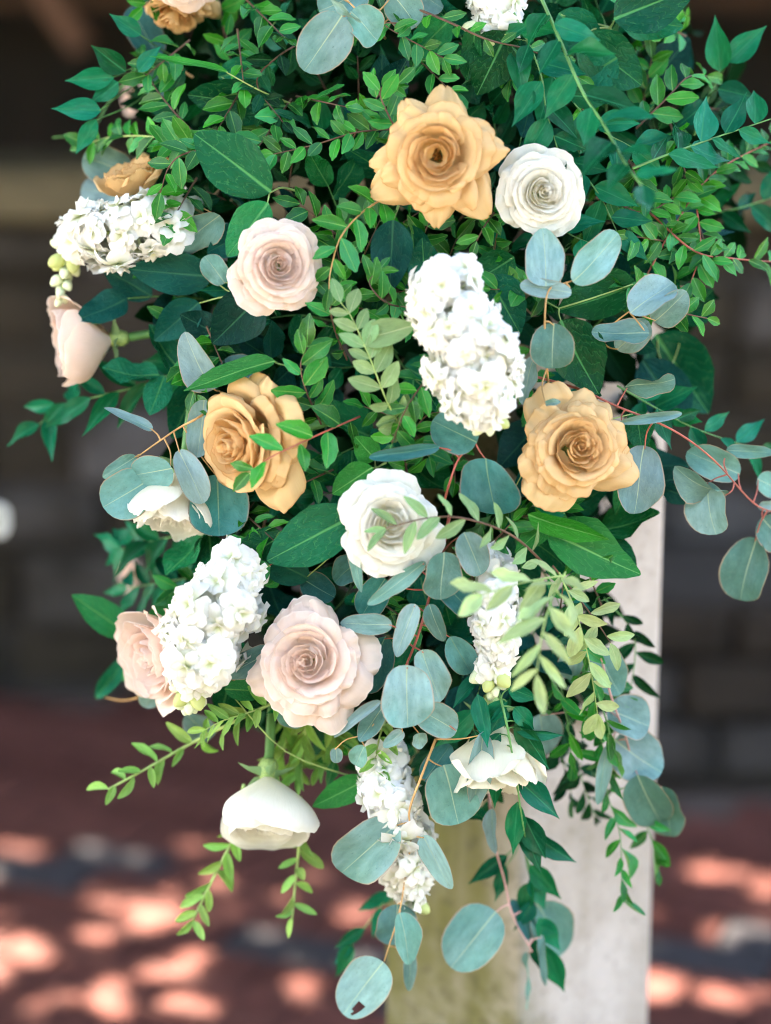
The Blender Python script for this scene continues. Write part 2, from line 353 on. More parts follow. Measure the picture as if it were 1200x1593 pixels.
# ---- a sprig whose leaves follow the habit of its kind
def sprig(name, label, cat, stem, key='huck', stem_mat='stem_brown', L=40, ratio=0.45, gap=16, ang=52, seed=0, group=None, dy=0.0, r0=1.8, r1=0.8, start=0.12, jit=1.0, two=False, up=0.35, tipleaf=True, world=None):
    rng = random.Random(seed * 104729 + 7)
    sp = world if world else catmull([Q(x, y, d + dy) for x, y, d in stem], 8)
    k = PXM(sp[0])
    root = thing(name, label, cat, sp[0], group)
    vs, fs = tube([p - sp[0] for p in sp], r0 * k, r1 * k, 5)
    obj('stem', mesh('stem', vs, fs, M[stem_mat]), root, Matrix.Translation(sp[0]))
    cum = [0.0]
    for a, b in zip(sp, sp[1:]): cum.append(cum[-1] + (b - a).length)
    tot = cum[-1]; s = tot * start; side = rng.choice((-1, 1)); ph = rng.uniform(0, 6.28)
    def at(s):
        for i in range(len(cum) - 1):
            if cum[i + 1] >= s:
                f = (s - cum[i]) / max(1e-9, cum[i + 1] - cum[i]); return sp[i].lerp(sp[i + 1], f), (sp[i + 1] - sp[i]).normalized()
        return sp[-1], (sp[-1] - sp[-2]).normalized()
    def one(s, side, a):
        p, t = at(s)
        cv = (CAM - p).normalized()
        n = (cv + V((0, 0, 1)) * up + V((rng.uniform(-1, 1), rng.uniform(-1, 1), rng.uniform(-1, 1))) * 0.30 * jit)
        n = (n - t * n.dot(t)).normalized()
        x = t.cross(n)
        # leaves turn round the stem as well as to both sides
        sd = (x * side + n * rng.uniform(-0.35, 0.55) * jit).normalized()
        aa = math.radians(a + rng.uniform(-14, 14) * jit)
        ax = t * cos(aa) + sd * sin(aa)
        nn = (n + V((rng.uniform(-1, 1), rng.uniform(-1, 1), rng.uniform(-1, 1))) * 0.35 * jit)
        nn = (nn - ax * nn.dot(ax)).normalized()
        ll = L * k * rng.uniform(0.75, 1.18) * (1 - 0.25 * max(0, s / tot - 0.75) * 4 * 0.6)
        put_leaf(root, key, p + ax * (1.0 * k), ax, nn, ll, ll * ratio * rng.uniform(0.85, 1.15), rng)
    while s < tot:
        if two: one(s, 1, ang); one(s, -1, ang)
        else: one(s, side, ang)
        side = -side; s += gap * k * rng.uniform(0.75, 1.25)
    if tipleaf: one(tot * 0.995, side, 12)
    return root

# ------------------------------------------------------------------ roses
def petal(rng, t, i, N, opn, pointy, matm, ruffle):
    nu, nv = 22, 12
    rr = lerp(0.018, lerp(0.66, 0.98, opn), t ** 0.80) * rng.uniform(0.95, 1.05)
    if t > 0.9: rr *= rng.uniform(0.97, 1.06)
    zt = lerp(0.12 - 0.02 * t, 0.42 - 0.48 * t, smooth(0.35, 0.8, opn)) + 0.16 * (1 - opn) * t - opn * 0.22 * max(0.0, t - 0.45) ** 1.15 + rng.uniform(-0.03, 0.03)
    q = smooth(0.10, 0.58, t)
    c_in = (rr * 1.2 + 0.02, zt - 0.45); c_out = (rr * lerp(1.5, 0.70, opn), zt + lerp(-0.42, 0.04, opn))
    c1 = (lerp(c_in[0], c_out[0], q), lerp(c_in[1], c_out[1], q))
    pq = smooth(0.15, 0.62, t) if opn > 0.6 else 1.0
    p0 = (lerp(0.55 * rr, 0.05, pq), lerp(zt - 0.30, -0.62, pq)); c1 = (c1[0], max(c1[1], lerp(zt - 0.26, -9.0, pq))); W = (1.9 - 0.85 * smooth(0.0, 0.22, t) - (0.12 - 0.10 * pointy) * smooth(0.3, 0.95, t)) * rng.uniform(0.88, 1.18)
    a_top = lerp(0.10, 0.15 + 0.10 * pointy, smooth(0.25, 0.9, t)); p_top = lerp(2.6, 1.25, pointy * smooth(0.25, 0.9, t))
    roll = lerp(0.03, 0.07 + 0.12 * pointy, smooth(0.25, 1.0, t)) * lerp(0.4, 1.0, opn); sw = lerp(0.24, 0.05, smooth(0, 0.8, t)) * rng.uniform(0.3, 1.5)
    lip = 0.080 * smooth(0.08, 0.30, t) * (1 - smooth(0.35, 0.75, t)) * rng.uniform(0.6, 1.3)
    ph = i * 2.39996 + rng.uniform(-0.6, 0.6); rp = rng.uniform(0, 6.28); rf = rng.uniform(2.5, 5.0); skew = rng.uniform(-0.35, 0.35)
    nick = rng.uniform(-0.8, 0.8); nickd = rng.choice((0, 0.03, 0.06)) * ruffle
    fx = rng.uniform(-0.5, 0.5); fd = rng.uniform(-0.05, 0.05) * ruffle; lean = rng.uniform(-0.10, 0.10)
    vs, uv, fs = [], [], []
    for j in range(nv + 1):
        v0 = 1 - (1 - j / nv) ** 1.25
        for k in range(nu + 1):
            u = -1 + 2 * k / nu
            vt = 1 - a_top * abs(u - skew * 0.5) ** p_top - nickd * exp(-((u - nick) / 0.14) ** 2) + 0.013 * ruffle * (sin(rf * 3.3 * u + rp) + 0.7 * sin(rf * 6.1 * u + rp * 3))
            v = v0 * vt
            r = (1 - v) ** 2 * p0[0] + 2 * v * (1 - v) * c1[0] + v * v * rr
            z = (1 - v) ** 2 * p0[1] + 2 * v * (1 - v) * c1[1] + v * v * zt
            wv = (0.40 + 0.60 * smooth(0.0, 0.55, v)) * (1 - (0.16 + 0.62 * pointy) * smooth(0.25, 0.9, t) * max(0.0, (v0 - 0.52) / 0.48) ** 1.25)
            r *= 1 + (sw * u + lean * u * u) * v
            e = smooth(0.70, 1.0, v0); eu = smooth(0.45, 1.0, abs(u)) * smooth(0.25, 0.8, v0)
            z -= roll * (0.9 * e * e + 0.9 * eu); r += roll * 0.75 * e - roll * 0.35 * eu + lip * smooth(0.55, 1.0, v0); z -= 0.15 * lip * smooth(0.8, 1.0, v0)
            rip = 0.030 * ruffle * smooth(0.45, 1, v0) * (math.asin(sin(rf * u + rp)) * 0.8 + 0.5 * sin(2.3 * rf * u + rp * 2) + 0.25 * sin(5.1 * rf * u + rp))
            cr = fd * exp(-((u - fx) / 0.18) ** 2) * smooth(0.3, 0.8, v0)
            z += (rip + cr) * lerp(0.35, 1, t); r += (rip * 0.6 + cr * 0.6) * lerp(0.4, 1, t)
            th = ph + u * W * wv
            vs.append((r * cos(th), r * sin(th), z)); uv.append((0.5 + 0.5 * u, v0))
    n = nu + 1
    for j in range(nv):
        for k in range(nu): fs.append((j * n + k, j * n + k + 1, (j + 1) * n + k + 1, (j + 1) * n + k))
    return mesh('petal', vs, fs, matm, True, uv)

def rose(label, px, py, Rpx, axis, matk, dy=0.0, N=27, opn=1.0, pointy=0.3, seed=1, spin=0.0, ruffle=1.0, stem=0.16, stamens=False, squash=1.0, t0=0.0, Y=None, body=0.0):
    rng = random.Random(seed * 31337)
    c = Q(px, py, dy) if Y is None else P(px, py, Y)
    R = Rpx * PXM(c); z = cdir(*axis); c = c + z * (R * body * squash)
    x = (RIGHT - z * RIGHT.dot(z)).normalized(); y = z.cross(x)
    rot = Matrix.Rotation(math.radians(spin), 3, z); x = rot @ x; y = rot @ y
    mw = basis(x, y, z, c, (R, R, R * squash))
    root = thing('rose', label, 'rose', c - z * R * 0.6, 'roses in the arrangement')
    N += 14 if opn > 0.6 else 4
    for i in range(N):
        t = t0 + (1 - t0) * ((i + 0.3) / (N - 0.7)) ** 1.22
        obj('petal', petal(rng, min(t, 1.0), i, N, opn, pointy, M[matk], ruffle), root, mw)
    # calyx, sepals and the stem that runs back into the arrangement
    vs, fs = [], []
    prof = [(0.02, -0.86), (0.10, -0.84), (0.145, -0.76), (0.13, -0.66), (0.10, -0.58), (0.02, -0.56)]
    for r_, z_ in prof:
        for k in range(8): vs.append((r_ * cos(k * pi / 4), r_ * sin(k * pi / 4), z_))
    for a in range(len(prof) - 1):
        for k in range(8): fs.append((a * 8 + k, a * 8 + (k + 1) % 8, a * 8 + 8 + (k + 1) % 8, a * 8 + 8 + k))
    cal = obj('calyx', mesh('calyx', vs, fs, M['stem_lime']), root, mw)
    for k in range(5):
        th = k * 2 * pi / 5 + rng.uniform(-0.2, 0.2); rad = x * cos(th) + y * sin(th)
        ax = (rad * rng.uniform(0.7, 1.2) + z * rng.uniform(-0.5, 0.3)).normalized()
        put_leaf(cal, 'sepal', c + (rad * 0.10 - z * 0.60 * squash) * R, ax, -z + rad * 0.2, R * rng.uniform(0.30, 0.48), R * 0.16, rng, 'sepal')
    if stem:
        b = c - z * R * 0.84 * squash; e = b - z * stem * 0.6 + V((0, 0.5, -0.15)) * stem * 0.8
        pts = catmull([b, b - z * stem * 0.35, e], 5)
        vs, fs = tube([p - b for p in pts], R * 0.055 + 0.001, R * 0.05 + 0.001, 7)
        obj('stem', mesh('rose_stem', vs, fs, M['stem_green']), root, Matrix.Translation(b))
    if stamens:
        vs, fs = [], []
        for k in range(16):
            a = rng.uniform(0, 6.28); rr_ = rng.uniform(0.01, 0.09); h = rng.uniform(-0.18, 0.02)
            p0 = V((rr_ * 0.5 * cos(a), rr_ * 0.5 * sin(a), -0.5)); p1 = V((rr_ * cos(a), rr_ * sin(a), h))
            tube([p0, p0.lerp(p1, 0.6), p1, p1 + V((0, 0, 0.03))], 0.010, 0.020, 5, vs, fs)
        obj('stamens', mesh('stamens', vs, fs, M['stamen']), root, mw)
    return root

# ------------------------------------------------------------------ stock (a spike of ruffled double florets)
def floret_mesh(rng):
    vs, fs, uv = [], [], []
    for ring, (n, tilt, ln, wd) in enumerate(((5, 0.0, 1.0, 0.56), (4, 0.45, 0.80, 0.46), (4, 0.95, 0.52, 0.34))):
        for k in range(n):
            a = k * 2 * pi / n + ring * 0.6 + rng.uniform(-0.25, 0.25); tl = tilt + rng.uniform(-0.15, 0.15)
            L = ln * rng.uniform(0.85, 1.12); W = wd * rng.uniform(0.85, 1.15); ph = rng.uniform(0, 6.28); rl = rng.uniform(0.15, 0.5)
            o = len(vs); nu, nv = 4, 4
            for j in range(nv + 1):
                v = j / nv
                wv = W * (0.22 + 0.78 * smooth(0, 0.75, v)) * (1 - 0.25 * smooth(0.8, 1, v))
                for i in range(nu + 1):
                    u = -1 + 2 * i / nu
                    ve = v * (1 - 0.12 * u * u - (0.10 if i == 2 and j == nv else 0))
                    d = ve * L; xx = u * wv * 0.9
                    el = tl - rl * ve * ve * 1.6
                    y_ = d * cos(el); z_ = d * sin(el) + 0.11 * v * sin(3.2 * u + ph) + 0.06 * v * sin(7 * u + ph * 2)
                    vs.append((cos(a) * y_ - sin(a) * xx, sin(a) * y_ + cos(a) * xx, z_)); uv.append((0.5 + 0.5 * u, 0.2 + 0.8 * v))
            for j in range(nv):
                for i in range(nu): fs.append((o + j * 5 + i, o + j * 5 + i + 1, o + j * 5 + 6 + i, o + j * 5 + 5 + i))
    return mesh('floret', vs, fs, M['stock'], True, uv)
FLOR = [floret_mesh(random.Random(500 + i)) for i in range(7)]
def ovoid(name, mat):
    vs, fs = [], []; n = 8
    for j in range(7):
        a = pi * j / 6; r = max(0.02, sin(a)) * (0.42 + 0.12 * cos(a))
        for k in range(n): vs.append((r * cos(2 * pi * k / n) * (1 + 0.12 * (k % 2)), r * sin(2 * pi * k / n) * (1 + 0.12 * (k % 2)), 0.5 - 0.5 * cos(a)))
    for j in range(6):
        for k in range(n): fs.append((j * n + k, j * n + (k + 1) % n, (j + 1) * n + (k + 1) % n, (j + 1) * n + k))
    return mesh(name, vs, fs, mat)
BUD = ovoid('bud', M['bud']); BUDW = ovoid('white_bud', M['stock'])
def stock(label, axis, rad, nf, fr, dy=0.0, buds=9, seed=1, prof=None, budlen=0.18, Y=None):
    rng = random.Random(seed * 911)
    sp = catmull([Q(x, y, d + dy) for x, y, d in axis], 8)
    root = thing('stock_flower', label, 'flower', sp[0], 'white stock flower spikes')
    k = PXM(sp[0]); n = len(sp) - 1
    vs, fs = tube([p - sp[0] for p in sp], 4 * k, 2 * k, 6)
    obj('stem', mesh('stem', vs, fs, M['stem_lime']), root, Matrix.Translation(sp[0]))
    prof = prof or (lambda s: sin(pi * (0.12 + 0.80 * s)) ** 0.6)
    for i in range(nf):
        s = (i + 0.5) / nf * (1 - budlen) ; f = s * n; a = int(f); p = sp[a].lerp(sp[a + 1], f - a)
        t = (sp[a + 1] - sp[a]).normalized(); x = t.cross(TOW).normalized(); y = x.cross(t)
        th = i * 2.39996 + rng.uniform(-0.35, 0.35)
        rd = x * cos(th) + y * sin(th)
        rr = rad * k * prof(s / (1 - budlen)) * rng.uniform(0.55, 1.15)
        z = (rd + t * rng.uniform(-0.15, 0.5) + V((rng.uniform(-1, 1), rng.uniform(-1, 1), rng.uniform(-1, 1))) * 0.25).normalized()
        if z.dot(TOW) < -0.75: continue
        xx = (RIGHT - z * RIGHT.dot(z)).normalized(); q = Matrix.Rotation(rng.uniform(0, 6.28), 3, z)
        sz = fr * k * rng.uniform(0.75, 1.15)
        o = obj('floret', rng.choice(FLOR), root, basis(q @ xx, q @ z.cross(xx), z, p + rd * rr - z * sz * 0.25, (sz, sz, sz)))
        # green calyx behind each floret
        b = p + rd * rr * 0.35; ax = p + rd * rr - z * sz * 0.2 - b
        if ax.length > 0.004:
            q0 = ax.to_track_quat('Z', 'Y').to_matrix().to_4x4(); q0.translation = b
            obj('calyx', BUD, o, q0 @ Matrix.Diagonal((6 * k, 6 * k, ax.length, 1)))
    for i in range(buds):
        s = (1 - budlen) + budlen * (i / max(1, buds - 1)) ; f = min(s * n, n - 0.01); a = int(f); p = sp[a].lerp(sp[a + 1], f - a)
        t = (sp[a + 1] - sp[a]).normalized(); x = t.cross(TOW).normalized(); y = x.cross(t)
        th = i * 2.4; rd = x * cos(th) + y * sin(th); g = 1 - (s - (1 - budlen)) / budlen
        ax = (rd * (0.35 + 0.8 * g) + t * 0.8).normalized(); L = k * lerp(17, 29, g) * rng.uniform(0.9, 1.15)
        b = p + ax * k * lerp(2, 14, g)
        q0 = ax.to_track_quat('Z', 'Y').to_matrix().to_4x4(); q0.translation = b
        vs, fs = tube([p - sp[0], b + ax * L * 0.1 - sp[0]], 1.6 * k, 1.6 * k, 5)
        st = obj('bud_stalk', mesh('bud_stalk', vs, fs, M['stem_lime']), root, Matrix.Translation(sp[0]))
        obj('bud', BUDW if (g > 0.55 and i % 2) else BUD, st, q0 @ Matrix.Diagonal((L * 0.9, L * 0.9, L, 1)))
    return root

# ================================================================== THE SETTING
def box(vs, fs, x0, x1, y0, y1, z0, z1, ch=0.0, rng=None, j=0.0):
    """a box with its front (low y) and top edges chamfered by ch"""
    o = len(vs); r = (lambda: rng.uniform(-j, j)) if rng else (lambda: 0.0)
    for (a, b, c) in ((x0, y1, z0), (x1, y1, z0), (x1, y1, z1), (x0, y1, z1), (x0, y0 + ch, z0), (x1, y0 + ch, z0), (x1, y0 + ch, z1), (x0, y0 + ch, z1),
                      (x0 + ch, y0, z0 + ch), (x1 - ch, y0, z0 + ch), (x1 - ch, y0, z1 - ch), (x0 + ch, y0, z1 - ch)):
        vs.append((a + r(), b + r(), c + r()))
    for f in ((0, 1, 2, 3), (0, 4, 5, 1), (1, 5, 6, 2), (2, 6, 7, 3), (3, 7, 4, 0), (4, 8, 9, 5), (5, 9, 10, 6), (6, 10, 11, 7), (7, 11, 8, 4), (8, 11, 10, 9)):
        fs.append(tuple(o + i for i in f))
    return vs, fs

# ---- brick paving
def mat_brick(name, a, b):
    k = NT(name); rn = k.rnd(); n = k.noise(k.obvec(), 30.0, 5.0, 0.65)
    c = k.mix(rn, a, b); c = k.mix(k.ramp(n, 0.35, 0.75), c, tuple(x * 0.55 for x in a))
    return k.finish(c, 0.75, 0.35, normal=k.bump(n, 0.6, 0.003))
MB1 = mat_brick('red_brick', (0.058, 0.012, 0.008), (0.100, 0.030, 0.023)); MB2 = mat_brick('grey_brick', (0.020, 0.018, 0.022), (0.034, 0.030, 0.036))
k = NT('paving_slabs'); tc = k.n('ShaderNodeTexCoord'); br = k.n('ShaderNodeTexBrick'); k.l(tc.outputs['Object'], br.inputs['Vector'])
br.inputs['Scale'].default_value = 1.0; br.inputs['Brick Width'].default_value = 0.21; br.inputs['Row Height'].default_value = 0.11; br.inputs['Mortar Size'].default_value = 0.006
br.inputs['Color1'].default_value = (0.13, 0.115, 0.095, 1); br.inputs['Color2'].default_value = (0.18, 0.155, 0.125, 1); br.inputs['Mortar'].default_value = (0.16, 0.14, 0.12, 1)
paving_mat = k.finish(br.outputs[0], 0.8, 0.3)
g = obj('ground', mesh('ground', [(-30, -40, -0.02), (30, -40, -0.02), (30, 10, -0.02), (-30, 10, -0.02)], [(0, 1, 2, 3)], paving_mat, False)); g['kind'] = 'structure'
pv = obj('pavement', mesh('pavement', [(-1.75, 0.3, 0), (1.75, 0.3, 0), (1.75, 2.42, 0), (-1.75, 2.42, 0)], [(0, 1, 2, 3)], mat_plain('mortar', (0.06, 0.042, 0.036), 0.9), False)); pv['kind'] = 'structure'
def G(px, py):
    d = -TOW * FPX + RIGHT * (px - 600) - UP * (py - 796.5); return CAM + d * (-CAM.z / d.z)
bands = [(G(420, 1505), G(1000, 1640)), (G(60, 1390), G(330, 1295)), (G(930, 1620), G(1260, 1455))]
def dseg(p, a, b):
    ab = b - a; t = max(0, min(1, (p - a).dot(ab) / ab.dot(ab))); return (p - a - ab * t).length
vs, fs = [], []
rb = random.Random(5)
vs, fs = box([], [], -0.095, 0.095, -0.0455, 0.0455, 0, 0.03)
def brick_mesh(mat):
    vs, fs = [], []; a, b, h, c = 0.0965, 0.0465, 0.026, 0.004
    for (x, y, z) in ((-a, -b, 0), (a, -b, 0), (a, b, 0), (-a, b, 0), (-a, -b, h - c), (a, -b, h - c), (a, b, h - c), (-a, b, h - c), (-a + c, -b + c, h), (a - c, -b + c, h), (a - c, b - c, h), (-a + c, b - c, h)): vs.append((x, y, z))
    for i in range(4):
        j = (i + 1) % 4; fs += [(i, j, 4 + j, 4 + i), (4 + i, 4 + j, 8 + j, 8 + i)]
    fs.append((8, 9, 10, 11)); return mesh('brick', vs, fs, mat, False)
bm1, bm2 = brick_mesh(MB1), brick_mesh(MB2)
ang = math.radians(-22); cand = []
for r in range(-16, 17):
    for c in range(-10, 11):
        lx = c * 0.2 + (0.1 if r % 2 else 0); ly = r * 0.1
        p = V((lx * cos(ang) - ly * sin(ang), 1.55 + lx * sin(ang) + ly * cos(ang), 0))
        if abs(p.x) < 1.6 and 0.5 < p.y < (2.33 if p.x < 0.25 else 1.76): cand.append(p)
cand.sort(key=lambda p: (p.x / 1.25) ** 2 + ((p.y - 1.62) / 0.85) ** 2)
for p in cand[:290]:
    grey = min(dseg(p, a, b) for a, b in bands) < 0.05
    o = obj('brick', bm2 if grey else bm1, pv, Matrix.Translation(p + V((0, 0, 0.001 + rb.uniform(0, 0.004)))) @ Matrix.Rotation(ang + rb.uniform(-0.012, 0.012), 4, 'Z'))

# ---- rough stone wall behind, with a timber capping
def mat_stone(name, a, b, s=9.0):
    k = NT(name); rn = k.rnd(); n = k.noise(k.obvec(), s, 5.0, 0.6)
    r2 = k.math('FRACT', k.math('MULTIPLY', rn, 13.7))
    c = k.mix(k.ramp(r2, 0.45, 0.95), a, b); c = k.mix(k.ramp(n, 0.4, 0.7), c, tuple(x * 0.5 for x in a))
    return k.finish(c, 0.85, 0.25, normal=k.bump(n, 0.8, 0.01))
MS = mat_stone('wall_stone', (0.026, 0.018, 0.011), (0.066, 0.057, 0.057))  # paler stones paint in the sky-lit patches on the wall
WY = 2.42
MS2 = mat_stone('ledge_stone', (0.020, 0.013, 0.009), (0.040, 0.034, 0.033))
wall = thing('stone_wall', 'low dark wall of rough grey stones blurred behind the flowers', 'wall', V((0, WY, 0)))
vs, fs = box([], [], -2.4, 2.4, WY + 0.03, WY + 0.32, 0, 0.985)
obj('wall_core', mesh('wall_core', vs, fs, mat_plain('dark_mortar', (0.035, 0.027, 0.024), 0.9), False), wall, Matrix())
rw = random.Random(21); z = 0.012
for course, h in enumerate((0.13, 0.17, 0.13, 0.16, 0.13, 0.14, 0.11)):
    x = -2.35 + rw.uniform(0, 0.2)
    while x < 2.2:
        wd = rw.uniform(0.16, 0.42)
        vs, fs = box([], [], -wd / 2 + 0.010, wd / 2 - 0.010, -rw.uniform(0.0, 0.045), 0.06, 0.010, h - 0.006, 0.018, rw, 0.008)
        obj('stone', mesh('stone', vs, fs, MS, False), wall, Matrix.Translation((x + wd / 2, WY + 0.02, z)))
        x += wd
    z += h
vs, fs = box([], [], -2.45, 2.45, WY - 0.06, WY + 0.36, 0.99, 1.085, 0.008)
obj('capping', mesh('capping', vs, fs, mat_plain('old_timber', (0.075, 0.055, 0.026), 0.7, 0.3, 14.0), False), wall, Matrix())

ledge = thing('stone_ledge', 'low dark stone ledge blurred to the right of the post', 'wall', V((1.3, 2.1, 0)))
vs, fs = box([], [], 0.33, 2.4, 1.90, 2.36, 0, 0.345); obj('ledge_core', mesh('ledge_core', vs, fs, mat_plain('ledge_mortar', (0.03, 0.022, 0.018), 0.9), False), ledge, Matrix())
z = 0.03
for h in (0.11, 0.12, 0.11):
    x = 0.33
    while x < 2.2:
        wd = rw.uniform(0.18, 0.40)
        vs, fs = box([], [], -wd / 2 + 0.008, wd / 2 - 0.008, -rw.uniform(0.01, 0.04), 0.04, 0.008, h - 0.005, 0.015, rw, 0.006)
        obj('stone', mesh('stone', vs, fs, MS2, False), ledge, Matrix.Translation((x + wd / 2, 1.875, z))); x += wd
    z += h
# ---- the dark timber porch over the wall
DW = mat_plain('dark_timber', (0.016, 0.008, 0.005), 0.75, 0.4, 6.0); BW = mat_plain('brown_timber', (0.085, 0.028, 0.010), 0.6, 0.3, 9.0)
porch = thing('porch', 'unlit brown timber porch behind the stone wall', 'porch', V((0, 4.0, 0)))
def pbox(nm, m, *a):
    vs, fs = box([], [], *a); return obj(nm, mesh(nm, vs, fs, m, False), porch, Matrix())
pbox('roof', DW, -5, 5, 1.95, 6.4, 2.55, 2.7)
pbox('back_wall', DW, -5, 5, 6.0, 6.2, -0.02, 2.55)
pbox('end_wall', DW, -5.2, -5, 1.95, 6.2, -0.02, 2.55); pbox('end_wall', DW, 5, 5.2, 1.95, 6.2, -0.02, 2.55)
def bar(nm, m, a, b, r, parent):
    vs, fs = tube([V(a), V(a).lerp(V(b), 0.5), V(b)], r, r, 4); return obj(nm, mesh(nm, vs, fs, m, False), parent, Matrix())
bar('brace', BW, P(-40, -190, 3.0), P(128, 75, 3.0), 0.034, porch)
for z_ in (1.35, 1.62, 1.9): pbox('rail', BW, -5, 5, 5.4, 5.46, z_, z_ + 0.06)

# ---- the stone post that carries the arrangement
k = NT('post_stone'); ob = k.obvec()
n1 = k.noise(ob, 9.0, 6.0, 0.62); n2 = k.noise(ob, 60.0, 3.0); n3 = k.noise(ob, 3.5, 4.0)
sx = k.n('ShaderNodeSeparateXYZ'); k.l(ob, sx.inputs[0])
c = k.mix(k.ramp(n1, 0.3, 0.7), (0.47, 0.405, 0.375), (0.33, 0.275, 0.235))
c = k.mix(k.math('MULTIPLY', k.ramp(n2, 0.5, 0.72), 0.35), c, (0.28, 0.23, 0.18))
# moss grows on the left (shaded) face and creeps round the arris
side = k.ramp(k.math('ADD', sx.outputs[0], k.math('MULTIPLY', k.math('SUBTRACT', n3, 0.5), 0.16)), -0.035, 0.025, 1.0, 0.0)
c = k.mix(k.math('MULTIPLY', side, k.ramp(n1, 0.05, 0.60)), c, (0.105, 0.098, 0.028))
c = k.mix(k.math('MULTIPLY', side, k.math('MULTIPLY', k.ramp(n2, 0.5, 0.7), 0.5)), c, (0.06, 0.055, 0.025))
mp = k.n('ShaderNodeMapping'); k.l(ob, mp.inputs['Vector']); mp.inputs['Scale'].default_value = (26, 26, 2.2); n4 = k.noise(mp.outputs[0], 1.0, 4.0, 0.6)
c = k.mix(k.math('MULTIPLY', k.ramp(n4, 0.5, 0.78), 0.4), c, (0.21, 0.18, 0.13))
n5 = k.noise(ob, 140.0, 2.0)
c = k.mix(k.math('MULTIPLY', k.ramp(n5, 0.62, 0.72), 0.5), c, (0.13, 0.11, 0.08))
post_mat = k.finish(c, 0.85, 0.3, normal=k.bump(k.math('ADD', n1, k.math('MULTIPLY', n2, 0.4)), 0.5, 0.003))
post = thing('stone_post', 'pale square stone post stained with moss, carrying the flowers', 'post', V((0, 0, 0)))
PY = 0.10
cc = P(806, 1560, PY); lft = P(598, 1560, PY + 0.11); rgt = P(1012, 1560, PY + 0.115)
cx = cc.x
ring = []
A, B, Cc = V((lft.x, lft.y, 0)), V((cc.x, cc.y, 0)), V((rgt.x, rgt.y, 0)); D = A + Cc - B
cs = [B, Cc, D, A]
for i in range(4):
    p, a, b = cs[i], cs[i - 1], cs[(i + 1) % 4]
    for t in (0.0, 0.5, 1.0):
        e0 = p + (a - p).normalized() * 0.007; e1 = p + (b - p).normalized() * 0.007
        ring.append((1 - t) ** 2 * e0 + 2 * t * (1 - t) * p + t * t * e1)
n = len(ring); zs = [0.0, 0.3, 0.6, 0.9, 1.12, 1.125]; org = V((cx, (A.y + Cc.y) / 2, 0))
def shaft(z0, z1, grow, nm):
    vs, fs = [], []
    for zz in (z0, z1):
        for p in ring:
            q = org + (p - org) * grow; vs.append((q.x - org.x, q.y - org.y, zz))
    for i in range(n): fs.append((i, (i + 1) % n, n + (i + 1) % n, n + i))
    fs.append(tuple(range(n))[::-1]); fs.append(tuple(range(n, 2 * n)))
    return obj(nm, mesh(nm, vs, fs, post_mat, False), post, Matrix.Translation(org))
shaft(0.0, 1.16, 1.0, 'shaft'); shaft(1.1601, 1.20, 1.06, 'cap'); shaft(0.0005, 0.05, 1.2, 'base')

# ---- unseen tree overhead, its crown shaped to shade the flowers and dapple the paving
tr = random.Random(9)
tree = thing('shade_tree', 'unseen leafy tree overhead, shaped to dapple the brick paving with sun', 'tree', V((-5.2, 1.0, 0)))
bark = mat_plain('bark', (0.09, 0.065, 0.05), 0.9, 0.4, 12.0)
tp = catmull([(-5.2, 1.0, 0), (-5.1, 1.05, 1.8), (-4.4, 1.15, 2.9), (-3.0, 1.3, 3.6), (-1.8, 1.5, 4.0)], 6)
vs, fs = tube(tp, 0.2, 0.05, 9); obj('trunk', mesh('trunk', vs, fs, bark), tree, Matrix())
for e in ((-0.9, 0.2, 3.8), (-1.2, 2.8, 3.8), (-3.3, 2.9, 3.9), (-3.4, 0.0, 3.8), (-0.3, 1.4, 3.9), (-2.1, 3.2, 3.8)):
    s = tp[15 + tr.randrange(6)]; pts = catmull([s, s.lerp(V(e), 0.5) + V((0, 0, 0.15)), V(e)], 5)
    vs, fs = tube(pts, 0.05, 0.012, 6); obj('limb', mesh('limb', vs, fs, bark), tree, Matrix())
vs, fs = [], []
GAPS = [(20, 1205, 4), (70, 1208, 4), (120, 1283, 3), (215, 1305, 3), (50, 1343, 4), (7, 1338, 4), (185, 1423, 7), (225, 1440, 4), (255, 1458, 5), (350, 1468, 6), (372, 1438, 4), (430, 1478, 4), (160, 1483, 5), (90, 1513, 6), (210, 1538, 8), (245, 1545, 6), (280, 1543, 5), (280, 1498, 6), (15, 1543, 6), (100, 1568, 6), (170, 1590, 7), (20, 1493, 5), (360, 1388, 4), (310, 1298, 3), (60, 1590, 6), (130, 1545, 5), (330, 1590, 4), (1105, 1378, 3), (1190, 1473, 5), (1117, 1473, 3), (1050, 1548, 6), (1025, 1570, 5), (1080, 1563, 4), (1195, 1398, 3), (1150, 1580, 3), (-40, 1450, 7), (-60, 1530, 8), (1260, 1520, 6), (560, 1450, 3), (480, 1560, 3)]
THIN = [(G(x, y), 0.029 + 0.0024 * r) for x, y, r in GAPS]     # gaps in the crown, by where their light falls on the paving
